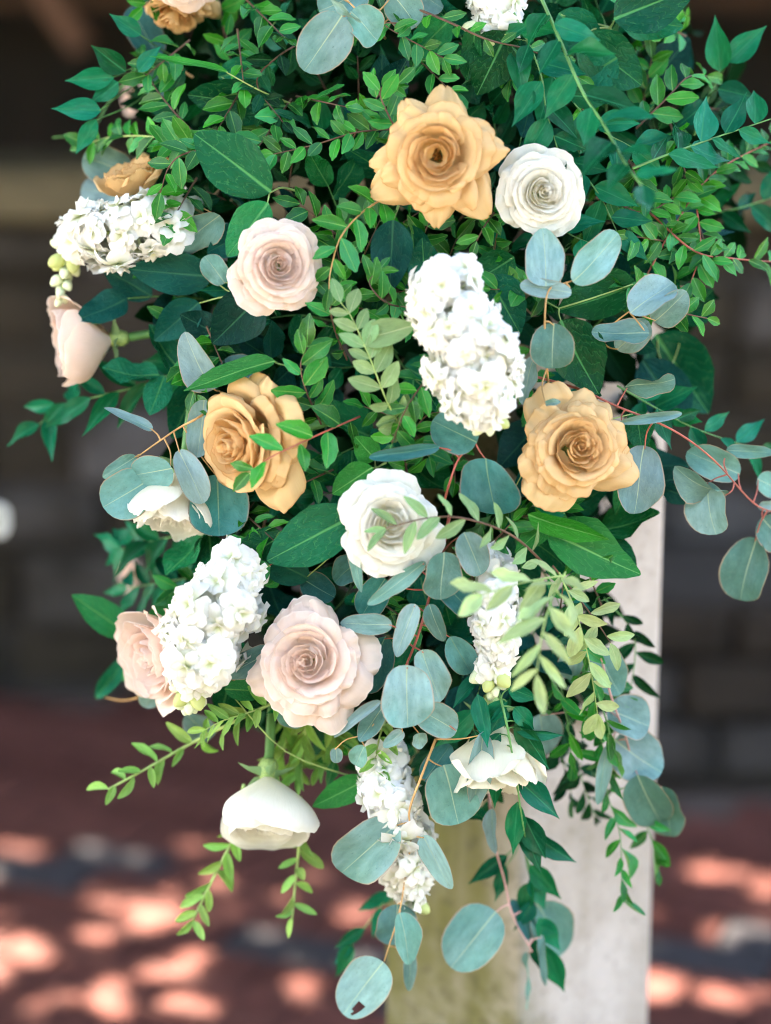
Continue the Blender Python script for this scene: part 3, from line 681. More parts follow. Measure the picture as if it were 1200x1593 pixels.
def gap_leaves(n, x0, x1, y0, y1, z0, z1, s0, s1):
    for _ in range(n):
        c = V((tr.uniform(x0, x1), tr.uniform(y0, y1), tr.uniform(z0, z1))); s = tr.uniform(s0, s1); g_ = c - SUN * (c.z / SUN.z)
        if any((g_ - h_).length < r_ for h_, r_ in THIN) and tr.random() < 0.93: continue
        q = V((tr.gauss(0, 1), tr.gauss(0, 1), tr.gauss(0, 1) + 1.6)).normalized(); a = q.orthogonal().normalized(); a = Matrix.Rotation(tr.uniform(0, 6.28), 3, q) @ a; b = q.cross(a)
        o = len(vs); vs.extend([c - a * s, c - a * s * 0.3 + b * s * 0.48, c + a * s * 0.5 + b * s * 0.36 + q * s * 0.1, c + a * s, c + a * s * 0.5 - b * s * 0.36 + q * s * 0.1, c - a * s * 0.3 - b * s * 0.48])
        fs.append((o, o + 1, o + 2, o + 3, o + 4, o + 5))
gap_leaves(52000, -4.6, 0.9, -1.8, 3.9, 3.3, 4.2, 0.033, 0.07)
gap_leaves(6000, -2.6, -0.2, -0.9, 1.15, 3.2, 4.3, 0.05, 0.10)  # denser crown here, placed to keep the sun off the flowers
lm = NT('tree_leaf').finish((0.05, 0.12, 0.03), 0.5, 0.4, 0.15, (0.10, 0.22, 0.03))
obj('crown', mesh('crown', vs, fs, lm, False), tree, Matrix())

# ---- unseen bumpy green screen added behind the camera to darken reflections on leaves
hr = random.Random(4)
hedge = thing('hedge', 'unseen green sky blocker added behind the camera to darken leaf reflections', 'hedge', V((0, -7, 0)))
vs, fs = [], []; nx, nz = 60, 20
for j in range(nz + 1):
    for i in range(nx + 1):
        a = i / nx * 2 - 1; zz = j / nz * 4.6
        vs.append((a * 11, -6.5 - 1.2 * max(0, zz / 4.6 - 0.85) * 4 + hr.uniform(-0.13, 0.13) + 0.25 * sin(a * 23), zz + hr.uniform(-0.08, 0.08)))
for j in range(nz):
    for i in range(nx): fs.append((j * (nx + 1) + i, j * (nx + 1) + i + 1, (j + 1) * (nx + 1) + i + 1, (j + 1) * (nx + 1) + i))
o = len(vs); vs += [(-11, -8.5, 4.5), (11, -8.5, 4.5), (-11, -8.5, 0), (11, -8.5, 0)]
fs += [(nz * (nx + 1), nz * (nx + 1) + nx, o + 1, o), (o, o + 1, o + 3, o + 2), (0, nz * (nx + 1), o, o + 2), (nx, nz * (nx + 1) + nx, o + 1, o + 3)]
obj('sky_blocker_face', mesh('sky_blocker_face', vs, fs, mat_plain('hedge_leaf', (0.030, 0.060, 0.022), 0.7, 0.5, 5.0), False), hedge, Matrix())

# ================================================================== THE FLOWERS
GR = None
# ---- roses: label, pixel, radius, axis (right, up, towards camera)
rose('large open tan rose with brown stamens at its heart', 682, 243, 108, (-0.10, -0.16, 1), 'tan', dy=-0.035, N=25, opn=1.0, pointy=1.0, seed=1, spin=20, stamens=True, t0=0.07, ruffle=1.1)
rose('tan rose turned to the side and crossed by a green sprig', 378, 690, 116, (-0.75, -0.22, 0.75), 'tan', dy=-0.005, N=26, opn=0.85, pointy=0.8, seed=2, spin=40)
rose('ruffled round tan rose low beside the grey eucalyptus branch', 896, 698, 98, (0.22, 0.06, 1), 'tan', dy=-0.02, N=32, opn=0.95, pointy=0.55, seed=3, spin=75, ruffle=1.5)
rose('tan rose seen from behind under the blush rose at the top edge', 272, 18, 66, (-0.1, -0.85, 0.25), 'tan', dy=0.05, N=18, opn=0.8, pointy=0.8, seed=4, ruffle=1.6)
rose('tan rose half hidden behind the sideways white stock', 200, 268, 78, (-0.35, 0.85, 0.35), 'tan', dy=0.04, N=16, opn=0.35, pointy=0.9, seed=5, ruffle=1.4)
rose('blush rose facing forward beneath two large green leaves', 434, 413, 80, (0.12, -0.06, 1), 'blush', dy=-0.025, N=28, opn=0.88, pointy=0.25, seed=6, spin=10)
rose('half closed blush rose in profile at the edge of the bouquet', 130, 534, 94, (-0.95, -0.15, 0.22), 'blush', dy=0.05, N=24, opn=0.18, pointy=0.25, seed=27, squash=1.2, ruffle=0.6, body=0.22)
rose('large open blush rose low in the arrangement', 482, 1030, 104, (-0.14, 0.08, 1), 'blush', dy=-0.03, N=25, opn=1.0, pointy=0.6, seed=28, spin=130, ruffle=1.2)
rose('pink rose tucked behind the white stock with green buds', 250, 1018, 112, (-0.72, -0.22, 0.55), 'blush', dy=0.015, N=22, opn=0.45, pointy=0.4, seed=9, squash=1.1, body=0.15)
rose('blush rose cut off by the top edge of the picture', 285, -32, 58, (0.0, -0.35, 0.85), 'blush', dy=-0.01, N=22, opn=0.9, pointy=0.3, seed=10)
rose('white rose nestled beside the open tan rose', 843, 300, 76, (0.16, -0.06, 1), 'white', dy=-0.015, N=32, opn=0.82, pointy=0.15, seed=11, spin=60)
rose('white rose at the centre with a pale sprig over it', 606, 815, 88, (0.12, 0.02, 1), 'white', dy=-0.03, N=30, opn=0.9, pointy=0.25, seed=12, spin=200)
rose('cream rose hanging head down behind the eucalyptus leaves', 278, 778, 98, (-0.10, -0.92, 0.30), 'white', dy=0.035, N=16, opn=0.12, pointy=0.4, seed=13, squash=1.2, body=0.22)
rose('cream rose hanging down behind the dark ruscus leaves', 766, 1165, 104, (0.02, -0.95, 0.22), 'cream', dy=0.01, N=11, opn=0.36, pointy=0.7, seed=14, ruffle=0.6, squash=1.5, body=0.3)
rose('closed white rose drooping below the large blush rose', 413, 1256, 112, (-0.05, -0.90, 0.35), 'white', dy=-0.005, N=13, opn=0.10, pointy=0.0, seed=15, squash=1.1, ruffle=0.5, body=0.22)
rose('blurred pink rose on the far side among the upper leaves', 206, 152, 34, (-0.6, 0.1, 0.5), 'blush', N=14, opn=0.6, seed=16, Y=0.42)
rose('blurred pink rose on the far side below the cream rose', 200, 892, 34, (-0.7, 0.1, 0.5), 'blush', N=14, opn=0.6, seed=17, Y=0.42)
rose('blurred pale blob modelled as a rose at the very left edge of the picture', -8, 808, 34, (0.5, 0.1, 0.6), 'white', N=14, opn=0.7, seed=18, Y=0.75)  # rose shape stands in for a pale blob of unknown kind

# ---- white stock
stock('white stock spike lying sideways above the blush bud', [(275, 350, 0.03), (205, 358, 0.0), (130, 370, 0.0), (104, 405, 0.0), (96, 462, 0.0)], 58, 34, 42, dy=0.02, buds=14, seed=1, budlen=0.40)
stock('large full white stock spike hanging at the centre', [(688, 428, 0.02), (710, 500, 0.0), (738, 580, 0.0), (765, 655, 0.01)], 70, 78, 36, dy=-0.05, buds=6, seed=2, budlen=0.05, prof=lambda s: 0.42 + 0.68 * sin(pi * (0.08 + 0.80 * s)))
stock('white stock spike tipped with green buds beside the large blush rose', [(372, 888, 0.03), (346, 940, 0.0), (320, 1005, 0.0), (300, 1060, 0.0), (293, 1098, 0.0)], 74, 44, 42, dy=-0.03, buds=14, seed=3, budlen=0.24)
stock('white stock spike veiled by a pale green sprig', [(775, 870, 0.03), (772, 940, 0.0), (768, 1010, 0.0), (768, 1072, 0.0)], 40, 28, 38, dy=0.0, buds=9, seed=4, budlen=0.2)
stock('lowest white stock spike behind a round eucalyptus leaf', [(598, 1190, 0.03), (608, 1250, 0.0), (625, 1330, 0.0), (645, 1405, 0.0)], 52, 40, 42, dy=0.0, buds=4, seed=5, budlen=0.05)
stock('creamy stock spike among leaves at the top edge', [(740, -30, 0.03), (765, 0, 0.0), (775, 30, 0.0), (760, 52, 0.0)], 42, 26, 34, dy=0.02, buds=4, seed=6, budlen=0.08)

# ---- silver dollar eucalyptus, leaf by leaf
EU = 'silver dollar eucalyptus '
def euc(label, *a, **k): return branch('eucalyptus_branch', label, 'eucalyptus', *a, group='eucalyptus branches', **k)
euc('grey green eucalyptus cluster on orange stalks below the upper white rose', [(858, 640, 0.06), (850, 560, 0.02), (848, 490, 0.0), (855, 450, 0.0), (880, 440, 0)],
    [(850, 446, 846, 354, 62), (890, 438, 968, 366, 58, 8), (889, 455, 811, 443, 30, -25), (862, 503, 858, 574, 70, 5), (835, 555, 803, 628, 40, 20, 0.03, 0.04), (848, 628, 872, 626, 12, 0)], stem_mat='stem_orange', seed=1, dy=-0.025)
euc('three overlapping oval eucalyptus leaves facing the blurred wall', [(930, 560, 0.06), (950, 510, 0.02), (985, 480, 0.0)],
    [(981, 488, 1047, 436, 60, 5), (1018, 500, 1068, 458, 50, 0, 0.012, 0.015), (1010, 520, 921, 513, 40, 15), (960, 545, 1010, 500, 44, 30, 0.03)], stem_mat='stem_orange', seed=2, dy=-0.01)
euc('long red stemmed eucalyptus branch reaching out across the wall', [(830, 585, 0.05), (900, 605, 0.02), (960, 632, 0.0), (1045, 668, -0.01), (1110, 715, -0.01), (1172, 782, -0.01), (1215, 800, -0.01)],
    [(973, 604, 1050, 588, 36, 25), (964, 657, 1062, 643, 16, 30), (1004, 694, 984, 798, 76, 5), (1152, 738, 1070, 702, 52, 10, 0.01), (1132, 772, 1050, 738, 46, -15), (1098, 750, 1112, 832, 70, 10, 0.01), (1178, 745, 1222, 765, 40, 0), (1176, 838, 1150, 934, 74, 0), (1185, 805, 1225, 850, 60, 0), (1130, 700, 1205, 705, 22, 30, 0.02), (1180, 790, 1215, 778, 20, 20)], stem_mat='stem_red', seed=3, dy=0.0)
euc('dark round eucalyptus leaves on a red stalk under the large stock', [(690, 785, 0.02), (700, 750, 0.0), (715, 712, 0.0), (740, 690, 0.0)],
    [(742, 688, 674, 655, 68, 0, 0, 0.0, 'euc_deep'), (757, 712, 766, 810, 98, 0, 0, 0, 'euc_deep'), (684, 695, 574, 712, 22, 10, 0, 0, 'euc_deep')], stem_mat='stem_red', seed=4, dy=-0.015)
euc('crowded eucalyptus leaves spilling below the central white rose', [(700, 800, 0.06), (690, 850, 0.03), (668, 930, 0.01), (650, 990, 0.0), (632, 1036, -0.005)],
    [(690, 858, 688, 936, 66, 0, -0.02), (722, 828, 752, 898, 50, 20, -0.015), (662, 874, 572, 944, 26, 15, -0.02, -0.02, 'euc_long'), (550, 848, 562, 922, 26, 20, -0.015, -0.015, 'euc_long'), (610, 972, 528, 970, 34, 0, -0.015, -0.015, 'euc_long'), (646, 940, 616, 1022, 36, 0, -0.02, -0.02, 'euc_long'), (668, 940, 690, 1000, 30, 20, -0.005, 0, 'euc_long'), (634, 1036, 632, 1130, 84, 0, -0.035, -0.035), (658, 1012, 682, 1092, 54, 0, -0.02, -0.02),
     (712, 1138, 648, 1100, 52, 0, -0.01), (690, 905, 735, 955, 46, 0, 0.0, 0.0, 'euc_deep'), (600, 900, 560, 960, 50, 0, 0.015, 0.015, 'euc_deep'), (600, 990, 560, 1075, 60, 0, 0.01, 0.01, 'euc_deep'), (700, 990, 735, 1050, 46, 10, 0.01, 0.01, 'euc_deep')], stem_mat='stem_red', seed=5, dy=-0.01, r0=3.0, r1=1.6)
euc('thin trailing eucalyptus twig with tiny end leaves under the blush rose', [(640, 1080, 0.02), (600, 1105, 0.0), (570, 1140, -0.005), (540, 1150, -0.005), (522, 1165, -0.005)],
    [(598, 1098, 558, 1152, 38, 0, 0.0, 0.0, 'euc_long'), (592, 1090, 516, 1148, 18, 20, -0.01, -0.01, 'euc_long'), (568, 1160, 552, 1192, 32, 0), (523, 1163, 525, 1188, 20, 10), (628, 1138, 596, 1162, 22, 10, 0, 0, 'euc_long'), (652, 1140, 654, 1166, 27, 0)], stem_mat='stem_orange', seed=6, dy=-0.02, r0=1.6, r1=0.8)
euc('hanging eucalyptus branch in front of the lowest stock', [(678, 1150, 0.02), (655, 1210, 0.0), (637, 1262, -0.01), (640, 1300, -0.01), (630, 1370, -0.01), (620, 1425, -0.01), (598, 1495, -0.01)],
    [(618, 1282, 530, 1358, 88, 0, -0.012), (658, 1300, 702, 1384, 40, 10, -0.01, -0.01, 'euc_long'), (622, 1420, 640, 1502, 46, 0, -0.015, -0.015, 'euc_long'), (618, 1405, 616, 1476, 70, 0, 0.005), (597, 1496, 532, 1578, 78, 0, -0.012, -0.012, 'euc_holed'), (640, 1480, 636, 1542, 22, 0, 0.01, 0.01, 'euc_long'), (690, 1190, 716, 1282, 92, 0, 0.015), (752, 1138, 738, 1262, 40, 10, -0.005, -0.005, 'euc_long'), (660, 1215, 700, 1160, 40, 0, 0.02, 0.02, 'euc_deep')], stem_mat='stem_orange', seed=7, dy=-0.015)
euc('pink stemmed eucalyptus twig dangling before the mossy post', [(760, 1230, 0.05), (768, 1305, 0.03), (785, 1370, 0.03), (798, 1425, 0.03), (828, 1480, 0.03)],
    [(772, 1418, 700, 1506, 88, 0, 0.02, 0.02), (766, 1258, 768, 1332, 23, 0, 0.02, 0.02, 'euc_long'), (835, 1405, 885, 1492, 74, 0, 0.05, 0.05), (828, 1460, 800, 1400, 30, 20, 0.045, 0.045, 'euc_deep'), (842, 1455, 848, 1540, 14, 30, 0.03, 0.03, 'euc_long'), (822, 1480, 822, 1570, 14, 40, 0.05, 0.05, 'euc_long')], stem_mat='stem_pink', seed=8, dy=0.0, r0=2.4)
euc('blue eucalyptus leaves trailing down along the post edge', [(930, 1000, 0.03), (950, 1080, 0.03), (975, 1150, 0.03), (990, 1205, 0.03), (1030, 1225, 0.03)],
    [(930, 1012, 965, 1082, 62, 0, 0.05, 0.05), (945, 1105, 1012, 1128, 72, 0, 0.045, 0.045), (955, 1150, 1030, 1205, 84, 0, 0.04, 0.04), (992, 1205, 1030, 1292, 72, 0, 0.01, 0.01), (1030, 1222, 1045, 1302, 58, 0, 0.03, 0.03), (945, 1160, 930, 1252, 24, 0, 0.02, 0.02, 'euc_long'), (840, 1110, 850, 1178, 66, 0, 0.07, 0.07), (900, 1000, 880, 1060, 40, 0, 0.05, 0.05)], stem_mat='stem_pink', seed=9)
euc('eucalyptus sprig with a curled leaf left of the tan rose', [(345, 625, 0.04), (308, 650, 0.0), (280, 665, 0.0), (250, 685, 0.0), (212, 712, 0.0)],
    [(238, 668, 162, 634, 22, 30, 0, 0, 'euc_long'), (268, 728, 206, 742, 62, 0, -0.015, -0.015), (232, 746, 162, 790, 78, 0, 0.0, 0.0), (212, 710, 158, 744, 26, 20, -0.005, -0.005, 'euc_long'), (318, 622, 308, 712, 46, 0, 0.005, 0.005), (278, 700, 318, 782, 46, 0, -0.01, -0.01), (338, 738, 342, 834, 96, 0, 0.015, 0.015, 'euc_deep'), (400, 600, 440, 688, 62, 0, 0.03, 0.03)], stem_mat='stem_orange', seed=10, dy=0.01)
euc('smooth blue eucalyptus leaf standing above the side turned tan rose', [(370, 620, 0.05), (340, 608, 0.03)], [(332, 606, 282, 524, 58, 0, 0.02, 0.02), (390, 590, 345, 560, 50, 0, 0.05, 0.05, 'euc_deep')], stem_mat='stem_orange', seed=11)
euc('broad eucalyptus leaves with yellow midribs at the top edge', [(600, 60, 0.05), (560, 20, 0.0), (530, -10, 0.0)],
    [(532, 24, 476, 112, 84, 0, -0.02), (545, 18, 590, 62, 64, 0, -0.01), (570, -20, 500, 20, 70, 0, 0.01), (515, -5, 558, 40, 14, 30, -0.03), (610, -10, 650, 40, 60, 0, 0.01), (640, -25, 690, 15, 60, 0, 0.02)], stem_mat='stem_orange', seed=12)
euc('blurred blue eucalyptus leaves beside the half hidden tan rose', [(260, 300, 0.08), (200, 280, 0.09), (170, 260, 0.09)], [(205, 270, 130, 245, 62, 0, 0.1, 0.1), (190, 300, 126, 290, 66, 0, 0.12, 0.12), (342, 334, 274, 392, 62, 0, 0.03, 0.03), (360, 350, 318, 402, 40, 0, 0.06, 0.06)], stem_mat='stem_orange', seed=13)
euc('soft blue eucalyptus leaf under the tan rose at the top', [(300, 120, 0.1), (255, 90, 0.1)], [(245, 90, 205, 8, 56, 0, 0.09, 0.09, 'euc_deep'), (270, 100, 232, 150, 40, 0, 0.1, 0.1, 'euc_deep')], stem_mat='stem_orange', seed=14)
euc('grey eucalyptus leaves peeping out under the pink rose', [(330, 1050, 0.06), (280, 1090, 0.06), (240, 1075, 0.06)], [(255, 1035, 228, 1102, 46, 0, 0.05, 0.05), (425, 1012, 352, 1052, 42, 0, 0.0, 0.0), (290, 1110, 330, 1150, 46, 0, 0.06, 0.06), (435, 1095, 470, 1130, 46, 0, 0.02, 0.02), (150, 1085, 210, 1010, 30, 0, 0.1, 0.1, 'salal')], stem_mat='stem_orange', seed=15)
euc('green tinted eucalyptus leaves half buried left of the central rose', [(600, 760, 0.06), (540, 790, 0.05)], [(420, 880, 368, 905, 40, 0, 0.0, 0.0, 'salal_light'), (560, 870, 520, 905, 50, 0, 0.03, 0.03, 'euc_deep'), (470, 900, 520, 930, 46, 0, 0.03, 0.03, 'euc_deep')], stem_mat='stem_red', seed=16)

# ---- salal: broad glossy leaves
def salal(label, stem, leaves, seed, key='salal', **k): return branch('salal_sprig', label, 'foliage', stem, leaves, key=key, stem_mat='stem_lime', seed=seed, group='salal sprigs', **k)
salal('two big glossy green leaves above the small blush rose', [(470, 300, 0.05), (440, 292, 0.02), (420, 300, 0.0)], [(422, 298, 302, 208, 96, -12, -0.005, 0.0), (418, 316, 352, 398, 72, 20, -0.012, -0.012)], 101)
salal('large glossy leaf between the central white rose and stock with buds', [(590, 780, 0.05), (560, 800, 0.03)], [(556, 800, 414, 872, 96, 10, 0.0, 0.0), (440, 830, 370, 880, 60, 20, 0.02, 0.02), (480, 900, 400, 860, 60, 0, 0.03, 0.03, 'salal_blue')], 102)
salal('puckered glossy green leaves behind the round eucalyptus cluster', [(850, 470, 0.05), (870, 480, 0.02)], [(872, 498, 928, 612, 92, -10, 0.01, 0.01), (990, 440, 868, 488, 78, 15, 0.015, 0.015)], 103)
salal('dusky blue green leaf hanging under the open tan rose', [(620, 320, 0.05), (612, 345, 0.02)], [(612, 342, 606, 456, 68, 0, 0.0, 0.0)], 104, key='salal_blue')
salal('dark upright leaves between the dusky leaf and the large stock', [(700, 425, 0.05), (690, 420, 0.03)], [(640, 350, 655, 480, 62, 0, 0.015, 0.015), (668, 470, 655, 370, 60, 10, 0.02, 0.02), (760, 430, 810, 520, 80, 0, 0.02, 0.02), (800, 400, 720, 450, 60, 0, 0.02, 0.02)], 105)
salal('broad green leaf jutting out in front of the post top', [(800, 800, 0.06), (840, 812, 0.03)], [(850, 828, 996, 892, 92, -15, 0.01, 0.02), (822, 800, 948, 842, 44, 30, 0.0, 0.0, 'salal_light'), (870, 800, 800, 860, 44, 20, 0.01, 0.01)], 106, key='salal_light')
salal('bright folded leaf arching above the side turned tan rose', [(470, 575, 0.04), (430, 565, 0.02)], [(428, 562, 283, 606, 42, 30, -0.005, 0.0)], 107, key='salal_light')
salal('soft out of focus leaf poking out left of the pink rose', [(260, 985, 0.08), (200, 985, 0.08)], [(198, 986, 113, 926, 56, 15, 0.06, 0.05), (230, 1000, 190, 975, 40, 0, 0.08, 0.08), (250, 1010, 190, 1060, 54, 0, 0.1, 0.1), (200, 1000, 260, 1085, 40, 0, 0.09, 0.09), (300, 930, 220, 980, 50, 0, 0.07, 0.07)], 108, key='salal_light')
salal('broad veined leaves at the upper right corner', [(940, 60, 0.05), (960, 25, 0.02)], [(955, 30, 1080, -20, 88, 0, -0.01, 0.0), (965, 30, 1062, 40, 60, 0, 0.01, 0.02), (900, 60, 1000, 130, 92, 0, 0.02, 0.02), (960, 90, 880, 140, 70, 0, 0.02, 0.02), (870, 20, 940, 90, 70, 0, 0.03, 0.03)], 109)
salal('hazy large leaf standing out behind the upper right foliage', [(1020, 110, 0.12), (1035, 90, 0.12)], [(1030, 140, 1065, 50, 70, 0, 0.14, 0.14, 'salal_blue'), (1000, 140, 1075, 60, 70, 0, 0.12, 0.12, 'salal_blue')], 110)
salal('pointed dark leaves right above the open tan rose', [(740, 60, 0.04), (760, 50, 0.03)], [(790, 50, 742, 148, 84, 0, 0.0, 0.0), (740, 40, 728, 126, 40, 20, 0.0, 0.0), (820, 60, 818, 150, 60, 0, 0.01, 0.01), (700, 30, 640, 90, 60, 0, 0.02, 0.02)], 111)
salal('long dim leaves behind the huckleberry at the upper left', [(470, 170, 0.06), (450, 160, 0.05)], [(445, 165, 292, 150, 76, 0, 0.05, 0.06), (340, 120, 430, 100, 50, 0, 0.05, 0.05), (355, 112, 230, 85, 14, 20, 0.0, 0.02, 'salal_light')], 112)
salal('dull grey green leaves under the small blush rose', [(430, 470, 0.06), (400, 465, 0.05)], [(405, 462, 330, 535, 84, 0, 0.02, 0.02), (310, 470, 240, 530, 60, 0, 0.06, 0.06), (330, 430, 200, 420, 70, 0, 0.06, 0.05), (350, 440, 320, 400, 40, 0, 0.05, 0.05, 'euc'), (340, 520, 280, 490, 50, 0, 0.06, 0.06)], 113, key='salal_blue')
salal('matte green leaf beside the central white rose top', [(600, 720, 0.05), (585, 728, 0.02)], [(580, 727, 514, 768, 50, 10, -0.01, -0.01), (585, 715, 552, 680, 44, 0, 0.0, 0.0)], 114, key='salal_light')
salal('pale cut leaf left of the large central stock', [(660, 505, 0.02), (645, 506, 0.0)], [(648, 505, 552, 532, 46, 10, -0.03, -0.03, 'pale')], 115)
salal('green oval leaf beside the lowest stock', [(600, 1205, 0.05), (570, 1215, 0.05)], [(572, 1212, 486, 1256, 46, 0, 0.03, 0.03), (350, 1072, 420, 1076, 36, 0, 0.0, 0.0)], 116, key='salal_light')
salal('big blurred leaves behind the eucalyptus at the right side', [(1000, 600, 0.12), (1040, 580, 0.12)], [(1020, 520, 1100, 640, 110, 0, 0.13, 0.13), (1000, 560, 1070, 660, 90, 0, 0.12, 0.12, 'salal_blue'), (1060, 500, 1110, 450, 60, 0, 0.13, 0.13)], 117)
salal('small dark leaves cupped under the ruffled tan rose', [(840, 640, 0.04), (845, 660, 0.03)], [(880, 800, 828, 785, 24, 0, 0.0, 0.0, 'ruscus'), (800, 760, 780, 830, 40, 0, 0.03, 0.03), (990, 640, 1000, 700, 50, 0, 0.03, 0.03), (1010, 680, 960, 800, 60, 0, 0.05, 0.05)], 118)

# ---- ruscus: pointed leaves
def rus(label, stem, seed, L=62, ratio=0.42, gap=30, **k): return sprig('ruscus_sprig', label, 'foliage', stem, 'ruscus', 'stem_green', L, ratio, gap, k.pop('ang', 48), seed, 'ruscus sprigs', **k)
rus('arching ruscus stem falling from the upper edge right of centre', [(835, -20, 0.0), (868, 55, -0.02), (905, 140, -0.03), (940, 195, -0.05), (972, 252, -0.08), (1000, 290, -0.12)], 201, L=84, ratio=0.42, gap=34, r0=3.0, r1=1.8, dy=-0.02)
rus('leafy ruscus tangle crossing behind the arching stem', [(740, 60, 0.02), (830, 90, 0.0), (920, 190, 0.0), (985, 230, 0.0)], 202, L=74, ratio=0.48, gap=30)
branch('ruscus_sprig', 'two ruscus leaves standing against the brown dark at upper right', 'foliage', [(1080, 210, 0.04), (1103, 150, 0.03), (1133, 96, 0.03)], [(1121, 112, 1112, 24, 36, 0), (1132, 97, 1192, 40, 36, 0), (1116, 138, 1178, 152, 34, 0), (1100, 160, 1050, 200, 34, 0)], key='ruscus', stem_mat='stem_green', seed=203, group='ruscus sprigs', dy=0.02)
rus('dusky ruscus stem running to the right edge', [(985, 262, 0.0), (1040, 240, 0.0), (1110, 215, 0.0), (1215, 180, 0.0)], 204, L=74, ratio=0.45, gap=28, dy=-0.02, r0=2.4)
branch('ruscus_sprig', 'blurred pointed ruscus leaves reaching into the dark at upper left', 'foliage', [(285, 95, 0.12), (210, 118, 0.12), (170, 160, 0.12), (140, 205, 0.12), (82, 214, 0.12)],
       [(196, 112, 142, 70, 34), (178, 120, 102, 126, 32), (185, 128, 140, 160, 30), (158, 172, 80, 168, 32), (150, 185, 118, 240, 26), (220, 55, 170, 22, 26), (215, 112, 250, 70, 24)], key='ruscus', stem_mat='stem_green', seed=205, group='ruscus sprigs')
rus('ruscus sprig reaching left below the blush bud', [(330, 545, 0.10), (250, 590, 0.10), (160, 615, 0.09), (92, 632, 0.08), (62, 660, 0.08)], 206, L=84, ratio=0.32, gap=26, ang=35)
def rusb(label, stem, leaves, seed, **k): return branch('ruscus_sprig', label, 'foliage', stem, leaves, key='ruscus', stem_mat='stem_green', seed=seed, group='ruscus sprigs', **k)
rusb('drooping ruscus sprig over the hanging cream rose', [(768, 1050, 0.03), (785, 1110, -0.01), (800, 1190, -0.015), (812, 1270, -0.015), (822, 1330, -0.01)],
     [(780, 1140, 724, 1190, 25, -20), (784, 1158, 766, 1264, 27, 10), (802, 1120, 854, 1196, 31, 15), (806, 1214, 876, 1275, 35, -10), (806, 1246, 798, 1330, 31, 5), (816, 1270, 850, 1340, 36, 10), (812, 1282, 842, 1358, 30, -15), (822, 1290, 898, 1348, 28, 20, 0.01), (790, 1090, 740, 1136, 24, 10), (786, 1098, 762, 1142, 24, -20), (798, 1130, 880, 1150, 16, 30), (800, 1100, 832, 1136, 26, 0), (790, 1070, 842, 1088, 24, 20)], 207, dy=-0.01, r0=2.2)
rusb('lowest ruscus sprig trailing down in front of the post', [(808, 1280, 0.05), (822, 1340, 0.045), (835, 1420, 0.04), (848, 1490, 0.04)],
     [(824, 1345, 874, 1398, 30, 10), (790, 1330, 728, 1377, 24, 0), (788, 1345, 770, 1404, 22, 15), (824, 1366, 850, 1416, 26, -10), (838, 1428, 872, 1480, 30, 0), (848, 1470, 880, 1546, 32, 10), (832, 1458, 842, 1514, 18, 20), (826, 1372, 812, 1430, 26, 20), (830, 1400, 800, 1452, 24, -20), (840, 1440, 868, 1452, 20, 30), (815, 1310, 860, 1330, 26, 0)], 208, dy=0.04)
rus('slim ruscus leaves behind the long eucalyptus branch', [(960, 600, 0.06), (1030, 640, 0.05), (1090, 670, 0.05), (1180, 700, 0.04)], 209, L=62, ratio=0.36, gap=30)
rus('hazy ruscus sprig left of the cream rose', [(360, 810, 0.11), (290, 830, 0.12), (220, 845, 0.13), (190, 855, 0.14)], 210, L=70, ratio=0.4, gap=17)
rus('hazy ruscus sprig above the stock with green buds', [(350, 890, 0.10), (290, 900, 0.12), (200, 915, 0.13)], 211, L=66, ratio=0.36, gap=16)
rus('dark ruscus tips showing left of the lowest eucalyptus leaves', [(660, 1330, 0.07), (600, 1400, 0.08), (548, 1470, 0.08)], 212, L=62, ratio=0.32, gap=34, ang=25)
rus('ruscus leaves pointing down beside the veiled stock', [(760, 1040, 0.02), (742, 1085, 0.0), (735, 1150, 0.0)], 213, L=84, ratio=0.35, gap=32, ang=28)
rus('dim ruscus leaves under the upper white rose', [(800, 250, 0.04), (870, 350, 0.03), (920, 380, 0.02)], 214, L=74, ratio=0.42, gap=26)
rus('ruscus leaves right of the upper white rose', [(880, 240, 0.04), (930, 300, 0.02), (960, 360, 0.02)], 215, L=74, ratio=0.45, gap=26)
rus('twisted ruscus leaves hanging at the top right of centre', [(800, 20, 0.01), (840, 110, 0.0), (850, 170, 0.0), (870, 240, 0.0)], 216, L=78, ratio=0.45, gap=30, dy=-0.01)

# ---- huckleberry: small glossy oval leaves
def huc(label, stem, seed, L=46, ratio=0.48, gap=17, key='huck', sm='stem_brown', **k): return sprig('huckleberry_sprig', label, 'foliage', stem, key, sm, L, ratio, gap, k.pop('ang', 52), seed, 'huckleberry sprigs', **k)
huc('red stemmed huckleberry sprig laid across the side turned tan rose', [(560, 648, 0.02), (505, 672, -0.02), (455, 695, -0.045), (420, 712, -0.05), (388, 735, -0.05)], 301, L=60, gap=26, ratio=0.46, sm='stem_red')
huc('upright huckleberry tuft above the red stemmed sprig', [(500, 660, 0.02), (478, 612, -0.01), (468, 570, -0.02), (478, 540, -0.02)], 302, L=52, gap=15)
huc('huckleberry sprig between the open tan rose and small blush rose', [(610, 300, 0.02), (562, 332, -0.01), (530, 370, -0.02), (515, 420, -0.02), (512, 450, -0.02)], 303, L=50, gap=18, sm='stem_orange')
huc('young huckleberry leaves at the left tip of the open tan rose', [(640, 240, 0.03), (605, 180, 0.0), (592, 140, -0.01), (620, 130, -0.01)], 304, L=42, gap=16)
huc('huckleberry stem climbing through the upper left leaves', [(310, 215, 0.04), (268, 170, 0.03), (238, 130, 0.04), (222, 90, 0.05)], 305, L=42, gap=12, ratio=0.46)
huc('yellow stemmed huckleberry sprig above the half hidden tan rose', [(300, 225, 0.03), (230, 212, 0.04), (170, 214, 0.05), (130, 226, 0.05)], 306, L=42, gap=13, sm='stem_lime')
